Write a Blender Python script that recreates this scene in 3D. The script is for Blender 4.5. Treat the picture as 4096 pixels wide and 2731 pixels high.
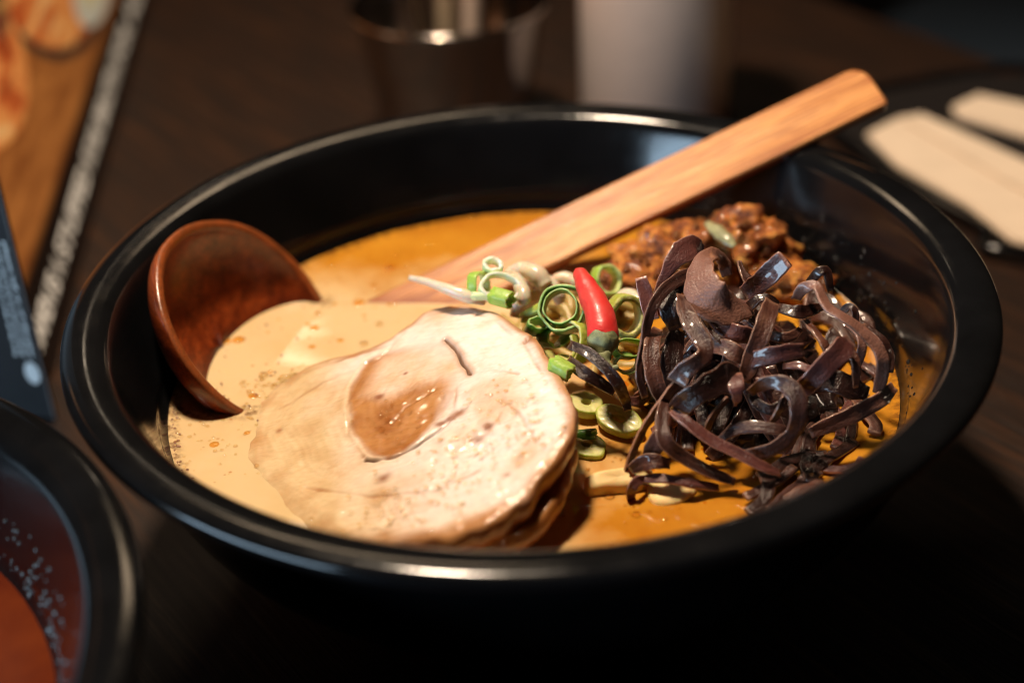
import bpy, bmesh, math, random
from mathutils import Vector, Matrix, noise, Quaternion

# ------------------------------------------------------------------ scene, camera, light
scene = bpy.context.scene
for o in list(bpy.data.objects):
    bpy.data.objects.remove(o)
COL = scene.collection
R = math.radians

cam_data = bpy.data.cameras.new('camera')
cam = bpy.data.objects.new('camera', cam_data)
COL.objects.link(cam)
cam.location = (-0.00432248, -0.32036558, 0.25691602)
cam.rotation_euler = (R(58.42631831), R(2.57949727), R(-1.58434505))
cam_data.sensor_fit = 'HORIZONTAL'
cam_data.sensor_width = 23.5
cam_data.lens = 35.0
cam_data.clip_start = 0.01
cam_data.clip_end = 50
cam_data.dof.use_dof = True
cam_data.dof.focus_distance = 0.355
cam_data.dof.aperture_fstop = 3.6
cam_data.dof.aperture_blades = 0
scene.camera = cam

world = bpy.data.worlds.new('World')
scene.world = world
world.use_nodes = True
bg = world.node_tree.nodes['Background']
bg.inputs[0].default_value = (1.0, 0.72, 0.5, 1)
bg.inputs[1].default_value = 0.005

def area(name, loc, target, sx, sy, watts, col, shape='RECTANGLE', spin=0):
    d = bpy.data.lights.new(name, 'AREA')
    d.shape = shape; d.size = sx; d.size_y = sy
    d.energy = watts; d.color = col
    o = bpy.data.objects.new(name, d)
    COL.objects.link(o)
    o.location = loc
    q = (Vector(target) - Vector(loc)).to_track_quat('-Z', 'Y')
    o.rotation_euler = (q @ Quaternion((0, 0, 1), spin)).to_euler()
    return o

area('pendant_lamp', (-0.12, 0.15, 0.80), (0, 0, 0.05), 0.09, 0.09, 9.6, (1.0, 0.79, 0.58), 'DISK')
area('window_daylight', (-1.04, -0.58, 0.33), (0, 0, 0.05), 0.80, 0.36, 12.5, (0.55, 0.78, 1.0))
area('far_window', (-0.42, 2.11, 1.30), (-0.06, 0.02, 0.05), 0.085, 0.05, 0.10, (1.0, 0.80, 0.58), spin=R(28))
area('back_lamp', (-0.16, 0.95, 0.90), (0.0, 0.0, 0.07), 0.32, 0.09, 0.75, (1.0, 0.74, 0.48))

vs = scene.view_settings
vs.view_transform = 'Standard'
vs.look = 'None'
vs.gamma = 1.0
vs.exposure = 0.0
vs.use_curve_mapping = False
scene.render.engine = 'CYCLES'
scene.cycles.use_denoising = True
scene.cycles.denoising_prefilter = 'ACCURATE'
scene.cycles.use_adaptive_sampling = False
scene.cycles.max_bounces = 8
scene.cycles.filter_width = 1.0
scene.cycles.caustics_reflective = False
scene.cycles.caustics_refractive = False
scene.cycles.sample_clamp_indirect = 4.0

# ------------------------------------------------------------------ helpers
def tag(o, label=None, cat=None, group=None, kind=None):
    if label: o['label'] = label
    if cat: o['category'] = cat
    if group: o['group'] = group
    if kind: o['kind'] = kind
    return o

def empty(name, loc=(0, 0, 0)):
    o = bpy.data.objects.new(name, None)
    o.empty_display_size = 0.01
    COL.objects.link(o)
    o.location = loc
    return o

def link(name, me, mat, parent=None):
    o = bpy.data.objects.new(name, me)
    COL.objects.link(o)
    if mat and not me.materials:
        me.materials.append(mat)
    if parent:
        o.parent = parent
        o.matrix_parent_inverse = Matrix.Translation(parent.location).inverted()
    return o

def mesh(name, verts, faces, mat=None, parent=None, smooth=True, attrs=None, col=None):
    me = bpy.data.meshes.new(name)
    me.from_pydata([tuple(v) for v in verts], [], faces)
    if smooth:
        me.polygons.foreach_set('use_smooth', [True] * len(me.polygons))
    for k, vals in (attrs or {}).items():
        a = me.attributes.new(k, 'FLOAT', 'POINT')
        a.data.foreach_set('value', vals)
    if col:
        a = me.color_attributes.new('Col', 'FLOAT_COLOR', 'POINT')
        flat = []
        for c in col: flat += [c[0], c[1], c[2], 1.0]
        a.data.foreach_set('color', flat)
    me.update()
    return link(name, me, mat, parent)

def catmull(pts, n):
    pts = [Vector(p) for p in pts]
    P = [pts[0] * 2 - pts[1]] + pts + [pts[-1] * 2 - pts[-2]]
    segs = len(pts) - 1
    out = []
    for i in range(n):
        t = i / (n - 1) * segs
        k = min(int(t), segs - 1); u = t - k
        a, b, c, d = P[k], P[k + 1], P[k + 2], P[k + 3]
        out.append(0.5 * ((2 * b) + (c - a) * u + (2 * a - 5 * b + 4 * c - d) * u * u + (3 * b - a - 3 * c + d) * u ** 3))
    return out

def interp(vals, t):
    x = t * (len(vals) - 1)
    k = min(int(x), len(vals) - 2); u = x - k
    u = u * u * (3 - 2 * u)
    return vals[k] * (1 - u) + vals[k + 1] * u

def grid_faces(nu, nv, wrap_v=True):
    f = []
    for i in range(nu - 1):
        for j in range(nv if wrap_v else nv - 1):
            k = (j + 1) % nv
            f.append((i * nv + j, i * nv + k, (i + 1) * nv + k, (i + 1) * nv + j))
    return f

def lathe(name, prof, seg, mat, parent=None, origin=(0, 0, 0), closed=False, attrs=None):
    V = []
    ox, oy, oz = origin
    for r, z in prof:
        for j in range(seg):
            a = 2 * math.pi * j / seg
            V.append((ox + r * math.cos(a), oy + r * math.sin(a), oz + z))
    F = grid_faces(len(prof), seg)
    if closed:
        n = len(prof)
        for j in range(seg):
            k = (j + 1) % seg
            F.append(((n - 1) * seg + j, (n - 1) * seg + k, k, j))
    return mesh(name, V, F, mat, parent)

def smooth_prof(pts, n):
    return [(p.x, p.y) for p in catmull([(a, b, 0) for a, b in pts], n)]

def tube(name, path, radii, mat, parent=None, seg=12, n=28, wob=0.0, seed=0, flat=1.0, col=None, attr=None):
    C = catmull(path, n)
    V = []; A = []
    ref = Vector((0.1, -0.85, 0.52))
    for i, p in enumerate(C):
        t = (C[min(i + 1, n - 1)] - C[max(i - 1, 0)]).normalized()
        w = t.cross(ref).normalized()
        u = w.cross(t).normalized()
        r = interp(radii, i / (n - 1))
        for j in range(seg):
            a = 2 * math.pi * j / seg
            rr = r
            if wob:
                rr *= 1 + wob * noise.noise(Vector((math.cos(a) * 1.3 + seed * 7, math.sin(a) * 1.3, i * (9.0 / n) + seed)))
            V.append(p + (w * math.cos(a) + u * math.sin(a) * flat) * rr)
            A.append(i / (n - 1))
    F = grid_faces(n, seg)
    V.append(C[0]); V.append(C[-1]); A += [0.0, 1.0]
    for j in range(seg):
        k = (j + 1) % seg
        F.append((n * seg, k, j))
        F.append((n * seg + 1, (n - 1) * seg + j, (n - 1) * seg + k))
    return mesh(name, V, F, mat, parent, attrs={'along': A})

# ------------------------------------------------------------------ materials
def new_mat(name):
    m = bpy.data.materials.new(name)
    m.use_nodes = True
    nt = m.node_tree
    b = nt.nodes['Principled BSDF']
    return m, nt, b

def N(nt, kind, **kw):
    n = nt.nodes.new(kind)
    for k, v in kw.items():
        if k.startswith('_'):
            setattr(n, k[1:], v)
        else:
            n.inputs[k.replace('__', ' ')].default_value = v
    return n

def coords(nt, scale=(1, 1, 1), rot=(0, 0, 0), loc=(0, 0, 0)):
    tc = nt.nodes.new('ShaderNodeTexCoord')
    mp = nt.nodes.new('ShaderNodeMapping')
    mp.inputs['Scale'].default_value = scale
    mp.inputs['Rotation'].default_value = rot
    mp.inputs['Location'].default_value = loc
    nt.links.new(tc.outputs['Object'], mp.inputs['Vector'])
    return mp.outputs[0]

def noise_n(nt, vec, scale, detail=4, rough=0.6):
    n = nt.nodes.new('ShaderNodeTexNoise')
    n.inputs['Scale'].default_value = scale
    n.inputs['Detail'].default_value = detail
    n.inputs['Roughness'].default_value = rough
    if vec: nt.links.new(vec, n.inputs['Vector'])
    return n.outputs['Fac']

def ramp(nt, fac, stops):
    r = nt.nodes.new('ShaderNodeValToRGB')
    els = r.color_ramp.elements
    while len(els) < len(stops): els.new(0.5)
    for e, (p, c) in zip(els, stops):
        e.position = p
        e.color = (c[0], c[1], c[2], 1) if not isinstance(c, (int, float)) else (c, c, c, 1)
    nt.links.new(fac, r.inputs[0])
    return r.outputs[0]

def mix(nt, fac, a, b, mode='MIX'):
    m = nt.nodes.new('ShaderNodeMix')
    m.data_type = 'RGBA'; m.blend_type = mode
    for sock, v in ((m.inputs[0], fac), (m.inputs[6], a), (m.inputs[7], b)):
        if isinstance(v, (int, float)): sock.default_value = v
        elif isinstance(v, tuple): sock.default_value = (v[0], v[1], v[2], 1)
        else: nt.links.new(v, sock)
    return m.outputs[2]

def math_n(nt, op, a, b=0.5):
    m = nt.nodes.new('ShaderNodeMath'); m.operation = op
    for sock, v in ((m.inputs[0], a), (m.inputs[1], b)):
        if isinstance(v, (int, float)): sock.default_value = v
        else: nt.links.new(v, sock)
    return m.outputs[0]

def bump(nt, b, height, strength, dist):
    n = nt.nodes.new('ShaderNodeBump')
    n.inputs['Strength'].default_value = strength
    n.inputs['Distance'].default_value = dist
    nt.links.new(height, n.inputs['Height'])
    nt.links.new(n.outputs[0], b.inputs['Normal'])
    return n

def attr_n(nt, name):
    a = nt.nodes.new('ShaderNodeAttribute'); a.attribute_name = name
    return a

def setp(b, **kw):
    names = {'rough': 'Roughness', 'spec': 'Specular IOR Level', 'coat': 'Coat Weight', 'coat_rough': 'Coat Roughness',
             'sss': 'Subsurface Weight', 'sss_scale': 'Subsurface Scale', 'metal': 'Metallic', 'trans': 'Transmission Weight', 'ior': 'IOR'}
    for k, v in kw.items():
        if k == 'col': b.inputs['Base Color'].default_value = (v[0], v[1], v[2], 1)
        elif k == 'sss_r': b.inputs['Subsurface Radius'].default_value = v
        else: b.inputs[names[k]].default_value = v

MAT = {}

def m_table():
    m, nt, b = new_mat('dark_wood')
    a = math.atan2(-0.82, 0.57)
    tc = nt.nodes.new('ShaderNodeTexCoord')
    r = nt.nodes.new('ShaderNodeMapping'); r.inputs['Rotation'].default_value = (0, 0, -a)
    s = nt.nodes.new('ShaderNodeMapping'); s.inputs['Scale'].default_value = (6, 120, 60)
    nt.links.new(tc.outputs['Object'], r.inputs[0]); nt.links.new(r.outputs[0], s.inputs[0])
    f = noise_n(nt, s.outputs[0], 2.2, 8, 0.7)
    s2 = nt.nodes.new('ShaderNodeMapping'); s2.inputs['Scale'].default_value = (14, 900, 60)
    nt.links.new(r.outputs[0], s2.inputs[0])
    g = noise_n(nt, s2.outputs[0], 1.0, 4, 0.6)
    c = ramp(nt, f, [(0.3, (0.005, 0.002, 0.001)), (0.50, (0.018, 0.0075, 0.0036)), (0.68, (0.075, 0.031, 0.013))])
    c = mix(nt, ramp(nt, g, [(0.35, 0.75), (0.6, 0.0)]), c, (0.008, 0.004, 0.003))
    nt.links.new(c, b.inputs['Base Color'])
    nt.links.new(ramp(nt, f, [(0.3, 0.55), (0.7, 0.36)]), b.inputs['Roughness'])
    h = math_n(nt, 'ADD', math_n(nt, 'MULTIPLY', f, 0.5), g)
    bump(nt, b, h, 0.5, 0.0006)
    setp(b, spec=0.35)
    return m

def m_bowl():
    m, nt, b = new_mat('black_melamine')
    v = coords(nt)
    n1 = noise_n(nt, v, 45, 5, 0.6)
    n2 = noise_n(nt, v, 1400, 2, 0.5)
    nt.links.new(ramp(nt, n1, [(0.35, (0.0035, 0.0036, 0.004)), (0.7, (0.006, 0.0062, 0.007))]), b.inputs['Base Color'])
    nt.links.new(ramp(nt, noise_n(nt, v, 60, 6, 0.7), [(0.35, 0.08), (0.68, 0.19)]), b.inputs['Roughness'])
    bump(nt, b, noise_n(nt, v, 90, 3, 0.5), 0.05, 0.0006)
    setp(b, spec=0.42)
    return m

def m_broth():
    m, nt, b = new_mat('creamy_broth')
    v = coords(nt)
    oil = attr_n(nt, 'oil').outputs['Fac']
    fringe = attr_n(nt, 'fringe').outputs['Fac']
    n1 = noise_n(nt, v, 38, 4, 0.6)
    n2 = noise_n(nt, v, 130, 3, 0.6)
    n3 = noise_n(nt, v, 520, 3, 0.6)
    cream = mix(nt, ramp(nt, n1, [(0.4, 0.0), (0.75, 0.7)]), (0.70, 0.515, 0.285), (0.63, 0.42, 0.19))
    oilc = mix(nt, ramp(nt, n1, [(0.35, 0.0), (0.75, 0.8)]), (0.60, 0.275, 0.026), (0.38, 0.115, 0.008))
    o = math_n(nt, 'ADD', oil, math_n(nt, 'MULTIPLY', math_n(nt, 'SUBTRACT', n1, 0.5), 0.9))
    c = mix(nt, ramp(nt, o, [(0.25, 0.0), (0.75, 1.0)]), cream, oilc)
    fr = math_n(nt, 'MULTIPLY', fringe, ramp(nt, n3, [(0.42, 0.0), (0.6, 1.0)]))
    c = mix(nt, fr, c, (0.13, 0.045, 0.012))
    vo = nt.nodes.new('ShaderNodeTexVoronoi'); vo.inputs['Scale'].default_value = 300
    nt.links.new(v, vo.inputs['Vector'])
    drop = ramp(nt, vo.outputs['Distance'], [(0.10, 1.0), (0.16, 0.0)])
    sel = ramp(nt, noise_n(nt, v, 60, 2, 0.5), [(0.50, 0.0), (0.56, 1.0)])
    d = math_n(nt, 'MULTIPLY', drop, sel)
    c = mix(nt, math_n(nt, 'MULTIPLY', d, 0.55), c, (0.42, 0.14, 0.02))
    nt.links.new(c, b.inputs['Base Color'])
    setp(b, rough=0.04, spec=0.5, sss=0.2, sss_scale=0.004, sss_r=(1.0, 0.5, 0.2))
    h = math_n(nt, 'ADD', math_n(nt, 'MULTIPLY', n1, 0.25), math_n(nt, 'MULTIPLY', d, 0.10))
    bump(nt, b, h, 0.05, 0.0010)
    return m

def m_red_broth():
    m, nt, b = new_mat('red_broth')
    v = coords(nt)
    n1 = noise_n(nt, v, 50, 4, 0.6)
    nt.links.new(ramp(nt, n1, [(0.35, (0.075, 0.009, 0.0015)), (0.7, (0.12, 0.020, 0.003))]), b.inputs['Base Color'])
    setp(b, rough=0.25, spec=0.4)
    return m

def m_wood(name, c1, c2, c3, rot, rough):
    m, nt, b = new_mat(name)
    tc = nt.nodes.new('ShaderNodeTexCoord')
    r = nt.nodes.new('ShaderNodeMapping'); r.inputs['Rotation'].default_value = rot
    s = nt.nodes.new('ShaderNodeMapping'); s.inputs['Scale'].default_value = (14, 260, 260)
    nt.links.new(tc.outputs['Object'], r.inputs[0]); nt.links.new(r.outputs[0], s.inputs[0])
    f = noise_n(nt, s.outputs[0], 1.0, 6, 0.65)
    s2 = nt.nodes.new('ShaderNodeMapping'); s2.inputs['Scale'].default_value = (60, 1500, 1500)
    nt.links.new(r.outputs[0], s2.inputs[0])
    g = noise_n(nt, s2.outputs[0], 1.0, 3, 0.6)
    c = ramp(nt, f, [(0.32, c1), (0.52, c2), (0.72, c3)])
    c = mix(nt, ramp(nt, g, [(0.38, 0.75), (0.56, 0.0)]), c, c1)
    ed = attr_n(nt, 'edge').outputs['Fac']
    c = mix(nt, ed, c, (c1[0] * 0.55, c1[1] * 0.38, c1[2] * 0.3))
    gp = nt.nodes.new('ShaderNodeNewGeometry'); sz = nt.nodes.new('ShaderNodeSeparateXYZ')
    nt.links.new(gp.outputs['Position'], sz.inputs[0])
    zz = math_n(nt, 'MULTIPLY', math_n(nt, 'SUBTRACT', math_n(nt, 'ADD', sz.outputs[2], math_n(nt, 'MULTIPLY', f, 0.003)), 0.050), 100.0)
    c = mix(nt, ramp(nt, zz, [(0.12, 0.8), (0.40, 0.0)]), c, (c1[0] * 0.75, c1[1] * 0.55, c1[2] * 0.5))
    c = mix(nt, attr_n(nt, 'lip').outputs['Fac'], c, (0.46, 0.17, 0.05))  # lit edge of the ladle lip, put into the colour
    nt.links.new(c, b.inputs['Base Color'])
    nt.links.new(ramp(nt, g, [(0.3, rough + 0.12), (0.7, rough)]), b.inputs['Roughness'])
    bump(nt, b, math_n(nt, 'ADD', math_n(nt, 'MULTIPLY', f, 0.5), g), 0.25, 0.00035)
    setp(b, spec=0.5, coat=0.25, coat_rough=0.15)
    return m

def m_pork():
    m, nt, b = new_mat('simmered_pork')
    v = coords(nt)
    c = attr_n(nt, 'Col').outputs['Color']
    mp = coords(nt, scale=(1, 2.6, 1), rot=(0, 0, R(35)))
    n2 = noise_n(nt, mp, 330, 6, 0.6)
    n3 = noise_n(nt, v, 1500, 3, 0.6)
    n4 = noise_n(nt, v, 110, 4, 0.65)
    c2 = mix(nt, 1.0, c, ramp(nt, n2, [(0.30, (0.92, 0.88, 0.83)), (0.60, (1.02, 1.01, 1.0))]), 'MULTIPLY')
    c2 = mix(nt, ramp(nt, n4, [(0.52, 0.0), (0.74, 0.42)]), c2, (0.58, 0.30, 0.11))
    nt.links.new(c2, b.inputs['Base Color'])
    setp(b, rough=0.5, spec=0.25, sss=0.12, sss_scale=0.0006, sss_r=(1.0, 0.45, 0.3), coat=0.8, coat_rough=0.11)
    h = math_n(nt, 'ADD', math_n(nt, 'MULTIPLY', n2, 0.5), math_n(nt, 'MULTIPLY', n3, 0.3))
    bump(nt, b, h, 0.13, 0.0005)
    n5 = nt.nodes.new('ShaderNodeBump'); n5.inputs['Strength'].default_value = 0.5; n5.inputs['Distance'].default_value = 0.0008
    nt.links.new(noise_n(nt, v, 520, 3, 0.6), n5.inputs['Height'])
    nt.links.new(n5.outputs[0], b.inputs['Coat Normal'])
    return m

def m_mush(name, dark, mid, edge, rough, coat, streak):
    m, nt, b = new_mat(name)
    v = coords(nt)
    oi = nt.nodes.new('ShaderNodeObjectInfo')
    e = attr_n(nt, 'edge').outputs['Fac']
    s = attr_n(nt, 'side').outputs['Fac']
    n1 = noise_n(nt, v, 160, 4, 0.6)
    n2 = noise_n(nt, v, 1700, 3, 0.55)
    cb = nt.nodes.new('ShaderNodeCombineXYZ')
    nt.links.new(math_n(nt, 'MULTIPLY', attr_n(nt, 'tx').outputs['Fac'], 90.0), cb.inputs[0])
    nt.links.new(math_n(nt, 'MULTIPLY', attr_n(nt, 'ty').outputs['Fac'], 900.0), cb.inputs[1])
    nt.links.new(math_n(nt, 'MULTIPLY', oi.outputs['Random'], 40.0), cb.inputs[2])
    n3 = noise_n(nt, cb.outputs[0], 1.0, 4, 0.6)
    c = mix(nt, ramp(nt, n1, [(0.3, 0.0), (0.7, 1.0)]), dark, mid)
    c = mix(nt, ramp(nt, n3, [(0.35, 0.65 * streak), (0.55, 0.0)]), c, (dark[0] * 0.5, dark[1] * 0.45, dark[2] * 0.45))
    c = mix(nt, ramp(nt, n3, [(0.58, 0.0), (0.75, 0.5 * streak)]), c, edge)
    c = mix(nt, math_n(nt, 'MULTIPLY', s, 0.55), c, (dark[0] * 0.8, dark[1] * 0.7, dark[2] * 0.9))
    c = mix(nt, math_n(nt, 'MULTIPLY', e, 0.8), c, edge)
    c = mix(nt, 1.0, c, ramp(nt, oi.outputs['Random'], [(0.0, (0.6, 0.55, 0.6)), (0.5, (1.0, 0.95, 0.95)), (1.0, (1.35, 1.2, 1.1))]), 'MULTIPLY')
    nt.links.new(c, b.inputs['Base Color'])
    setp(b, rough=rough, spec=0.5, coat=coat, coat_rough=0.09, sss=0.08, sss_scale=0.0015, sss_r=(1.0, 0.4, 0.25))
    bump(nt, b, math_n(nt, 'ADD', math_n(nt, 'ADD', math_n(nt, 'MULTIPLY', n1, 0.4), math_n(nt, 'MULTIPLY', n2, 0.5)), math_n(nt, 'MULTIPLY', n3, 0.7 * streak)), 0.6, 0.0009)
    return m

def m_scallion(name, outer, inner, cut):
    m, nt, b = new_mat(name)
    v = coords(nt)
    o = attr_n(nt, 'outer').outputs['Fac']
    n1 = noise_n(nt, v, 900, 3, 0.6)
    n0 = noise_n(nt, v, 200, 3, 0.6)
    c = ramp(nt, o, [(0.0, inner), (0.5, cut), (1.0, outer)])
    c = mix(nt, ramp(nt, n0, [(0.4, 0.0), (0.8, 0.5)]), c, (outer[0] * 0.6, outer[1] * 0.75, outer[2] * 0.5))
    nt.links.new(c, b.inputs['Base Color'])
    setp(b, rough=0.42, coat=0.15, coat_rough=0.10, sss=0.6, sss_scale=0.0018, sss_r=(0.7, 1.0, 0.3))
    bump(nt, b, n1, 0.5, 0.0005)
    return m

def m_simple(name, col, rough=0.5, metal=0.0, spec=0.5, var=0.15, scale=200, bump_d=0.0, **kw):
    m, nt, b = new_mat(name)
    v = coords(nt)
    n1 = noise_n(nt, v, scale, 4, 0.6)
    lo = tuple(x * (1 - var) for x in col); hi = tuple(min(1, x * (1 + var)) for x in col)
    nt.links.new(ramp(nt, n1, [(0.3, lo), (0.7, hi)]), b.inputs['Base Color'])
    setp(b, rough=rough, metal=metal, spec=spec, **kw)
    if bump_d: bump(nt, b, n1, 0.4, bump_d)
    return m

def m_chili():
    m, nt, b = new_mat('red_chili_skin')
    v = coords(nt)
    a = attr_n(nt, 'along').outputs['Fac']
    n1 = noise_n(nt, v, 260, 4, 0.6)
    mp = coords(nt, scale=(120, 120, 700))
    n2 = noise_n(nt, mp, 1.0, 3, 0.6)
    c = mix(nt, ramp(nt, n1, [(0.35, 0.0), (0.75, 0.6)]), (0.66, 0.030, 0.028), (0.78, 0.10, 0.075))
    c = mix(nt, ramp(nt, a, [(0.86, 0.0), (1.0, 0.35)]), c, (0.75, 0.16, 0.03))
    nt.links.new(c, b.inputs['Base Color'])
    setp(b, rough=0.38, spec=0.5, coat=0.15, coat_rough=0.12, sss=0.12, sss_scale=0.002, sss_r=(1.0, 0.2, 0.1))
    bump(nt, b, math_n(nt, 'ADD', math_n(nt, 'MULTIPLY', n1, 0.4), math_n(nt, 'MULTIPLY', n2, 0.5)), 0.45, 0.0008)
    return m

def m_meat():
    m, nt, b = new_mat('chili_minced_meat')
    v = coords(nt)
    n1 = noise_n(nt, v, 260, 6, 0.7)
    n2 = noise_n(nt, v, 700, 5, 0.65)
    c = ramp(nt, n1, [(0.28, (0.035, 0.007, 0.002)), (0.42, (0.17, 0.032, 0.004)), (0.52, (0.52, 0.155, 0.015)), (0.68, (0.78, 0.38, 0.07))])
    nt.links.new(c, b.inputs['Base Color'])
    setp(b, rough=0.5, coat=0.4, coat_rough=0.12, sss=0.1, sss_scale=0.002)
    bump(nt, b, n2, 0.9, 0.0014)
    return m

def m_bubble(name='soup_bubble', ior=1.38, tint=(1.0, 0.93, 0.80, 1)):
    m, nt, b = new_mat(name)
    out = nt.nodes['Material Output']
    t = nt.nodes.new('ShaderNodeBsdfTransparent')
    t.inputs[0].default_value = tint
    g = nt.nodes.new('ShaderNodeBsdfGlossy'); g.inputs['Roughness'].default_value = 0.03
    g.inputs['Color'].default_value = (1, 1, 1, 1)
    lw = nt.nodes.new('ShaderNodeFresnel'); lw.inputs[0].default_value = ior
    ms = nt.nodes.new('ShaderNodeMixShader')
    nt.links.new(lw.outputs[0], ms.inputs[0]); nt.links.new(t.outputs[0], ms.inputs[1]); nt.links.new(g.outputs[0], ms.inputs[2])
    nt.links.new(ms.outputs[0], out.inputs['Surface'])
    return m

def m_menu():
    """flat print of the menu card: u runs along the foot of the card, v up its face"""
    m, nt, b = new_mat('menu_print')
    uv = nt.nodes.new('ShaderNodeUVMap'); uv.uv_map = 'UVMap'
    sep = nt.nodes.new('ShaderNodeSeparateXYZ'); nt.links.new(uv.outputs[0], sep.inputs[0])
    U, V = sep.outputs[0], sep.outputs[1]
    def ell(cx, cy, rx, ry, soft=0.06):
        a = math_n(nt, 'DIVIDE', math_n(nt, 'SUBTRACT', U, cx), rx); c = math_n(nt, 'DIVIDE', math_n(nt, 'SUBTRACT', V, cy), ry)
        d = math_n(nt, 'ADD', math_n(nt, 'MULTIPLY', a, a), math_n(nt, 'MULTIPLY', c, c))
        return ramp(nt, d, [(1.0 - soft, 1.0), (1.0, 0.0)])
    def streaks(sx, sy, rot, stops, det=5):
        mp = nt.nodes.new('ShaderNodeMapping'); nt.links.new(uv.outputs[0], mp.inputs[0])
        mp.inputs['Scale'].default_value = (sx, sy, 1); mp.inputs['Rotation'].default_value = (0, 0, rot)
        return ramp(nt, noise_n(nt, mp.outputs[0], 1.0, det, 0.65), stops)
    wood = streaks(20, 160, 0.12, [(0.3, (0.22, 0.065, 0.016)), (0.7, (0.60, 0.25, 0.07))])
    nst = [(0.30, (0.12, 0.022, 0.012)), (0.42, (0.60, 0.12, 0.03)), (0.55, (0.92, 0.42, 0.13)), (0.7, (0.95, 0.74, 0.38))]
    c = wood
    c = mix(nt, ell(0.305, 0.062, 0.120, 0.0385), c, (0.02, 0.022, 0.025))
    c = mix(nt, ell(0.285, 0.068, 0.095, 0.0385), c, streaks(16, 150, 0.9, nst))
    c = mix(nt, ell(0.315, 0.036, 0.050, 0.0115), c, (0.66, 0.70, 0.66))
    c = mix(nt, ell(0.315, 0.037, 0.034, 0.007, 0.6), c, (0.74, 0.70, 0.42))
    c = mix(nt, ell(0.135, 0.072, 0.060, 0.028), c, streaks(30, 90, 0.5, nst))
    c = mix(nt, ell(0.180, 0.085, 0.030, 0.020), c, streaks(60, 120, 0.2, [(0.35, (0.05, 0.02, 0.012)), (0.5, (0.30, 0.10, 0.05)), (0.65, (0.55, 0.40, 0.12))]))
    c = mix(nt, ramp(nt, V, [(0.0213, 1.0), (0.0217, 0.0)]), c, (0.010, 0.006, 0.005))
    nt.links.new(c, b.inputs['Base Color'])
    setp(b, rough=0.3, spec=0.5)
    return m

MAT['table'] = m_table()
MAT['bowl'] = m_bowl()
MAT['broth'] = m_broth()
MAT['red'] = m_red_broth()
MAT['handle'] = m_wood('pale_red_wood', (0.36, 0.095, 0.022), (0.74, 0.315, 0.092), (0.90, 0.48, 0.18), (0, R(16.6), R(-16.5)), 0.28)
MAT['ladle'] = m_wood('red_brown_wood', (0.075, 0.0105, 0.002), (0.20, 0.033, 0.006), (0.33, 0.068, 0.014), (R(0), R(0), R(74)), 0.26)
MAT['pork'] = m_pork()
MAT['mush'] = m_mush('wood_ear_brown', (0.048, 0.017, 0.012), (0.118, 0.046, 0.031), (0.36, 0.20, 0.13), 0.38, 0.7, 0.8)
MAT['mush_pale'] = m_mush('wood_ear_velvet', (0.155, 0.075, 0.056), (0.225, 0.118, 0.092), (0.31, 0.17, 0.12), 0.38, 0.45, 0.15)
MAT['mush_dark'] = m_mush('wood_ear_black', (0.016, 0.0055, 0.0045), (0.044, 0.016, 0.011), (0.17, 0.08, 0.05), 0.30, 0.9, 0.7)
MAT['mush_plum'] = m_mush('wood_ear_plum', (0.070, 0.023, 0.021), (0.140, 0.052, 0.045), (0.40, 0.21, 0.16), 0.36, 0.8, 0.4)
MAT['sc_dark'] = m_scallion('scallion_dark_green', (0.070, 0.19, 0.018), (0.15, 0.27, 0.04), (0.40, 0.52, 0.20))
MAT['sc_mid'] = m_scallion('scallion_fresh_green', (0.36, 0.52, 0.08), (0.58, 0.66, 0.28), (0.66, 0.72, 0.36))
MAT['sc_pale'] = m_scallion('scallion_pale_green', (0.66, 0.74, 0.42), (0.80, 0.82, 0.66), (0.82, 0.82, 0.72))
MAT['sc_olive'] = m_scallion('scallion_yellow_green', (0.42, 0.46, 0.08), (0.62, 0.58, 0.22), (0.66, 0.62, 0.28))
MAT['white'] = m_simple('bean_sprout_white', (0.70, 0.61, 0.46), 0.28, var=0.08, sss=0.5, sss_scale=0.003, coat=0.4, coat_rough=0.12)
MAT['noodle'] = m_simple('pale_noodle', (0.46, 0.34, 0.11), 0.38, var=0.12, sss=0.3, sss_scale=0.002, coat=0.15, coat_rough=0.2)
MAT['bamboo'] = m_simple('pale_yellow_bamboo', (0.82, 0.60, 0.26), 0.55, var=0.10, scale=120, sss=0.3, sss_scale=0.002)
MAT['chili'] = m_chili()
MAT['calyx'] = m_simple('dried_calyx', (0.22, 0.235, 0.11), 0.6, var=0.5, scale=500, bump_d=0.0006)
MAT['meat'] = m_meat()
MAT['sliver'] = m_simple('grey_green_leaf', (0.30, 0.29, 0.15), 0.3, var=0.3, scale=300, coat=0.4)
MAT['steel'] = m_simple('brushed_dark_steel', (0.36, 0.32, 0.29), 0.16, metal=1.0, var=0.1)
MAT['chopwood'] = m_simple('pale_handle_wood', (0.50, 0.40, 0.28), 0.5, var=0.2)
MAT['ceramic'] = m_simple('cream_ceramic', (0.72, 0.58, 0.50), 0.32, var=0.04)
MAT['paper'] = m_simple('beige_paper', (0.70, 0.57, 0.44), 0.7, var=0.05, scale=80)
MAT['tray'] = m_simple('black_tray', (0.012, 0.010, 0.010), 0.4, var=0.2)
MAT['card'] = m_simple('black_card', (0.012, 0.012, 0.014), 0.38, var=0.2)
MAT['card_edge'] = m_simple('grey_card_edge', (0.28, 0.25, 0.24), 0.7)
MAT['ink'] = m_simple('printed_white', (0.88, 0.88, 0.87), 0.5, var=0.03)
MAT['menu'] = m_menu()
MAT['bubble'] = m_bubble()
MAT['oil'] = m_bubble('clear_oil_lens', 1.6)
MAT['oil_orange'] = m_bubble('orange_oil_lens', 1.5, (0.95, 0.74, 0.42, 1))
MAT['grease'] = m_simple('clear_droplet', (0.02, 0.017, 0.014), 0.1, var=0.1)
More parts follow.
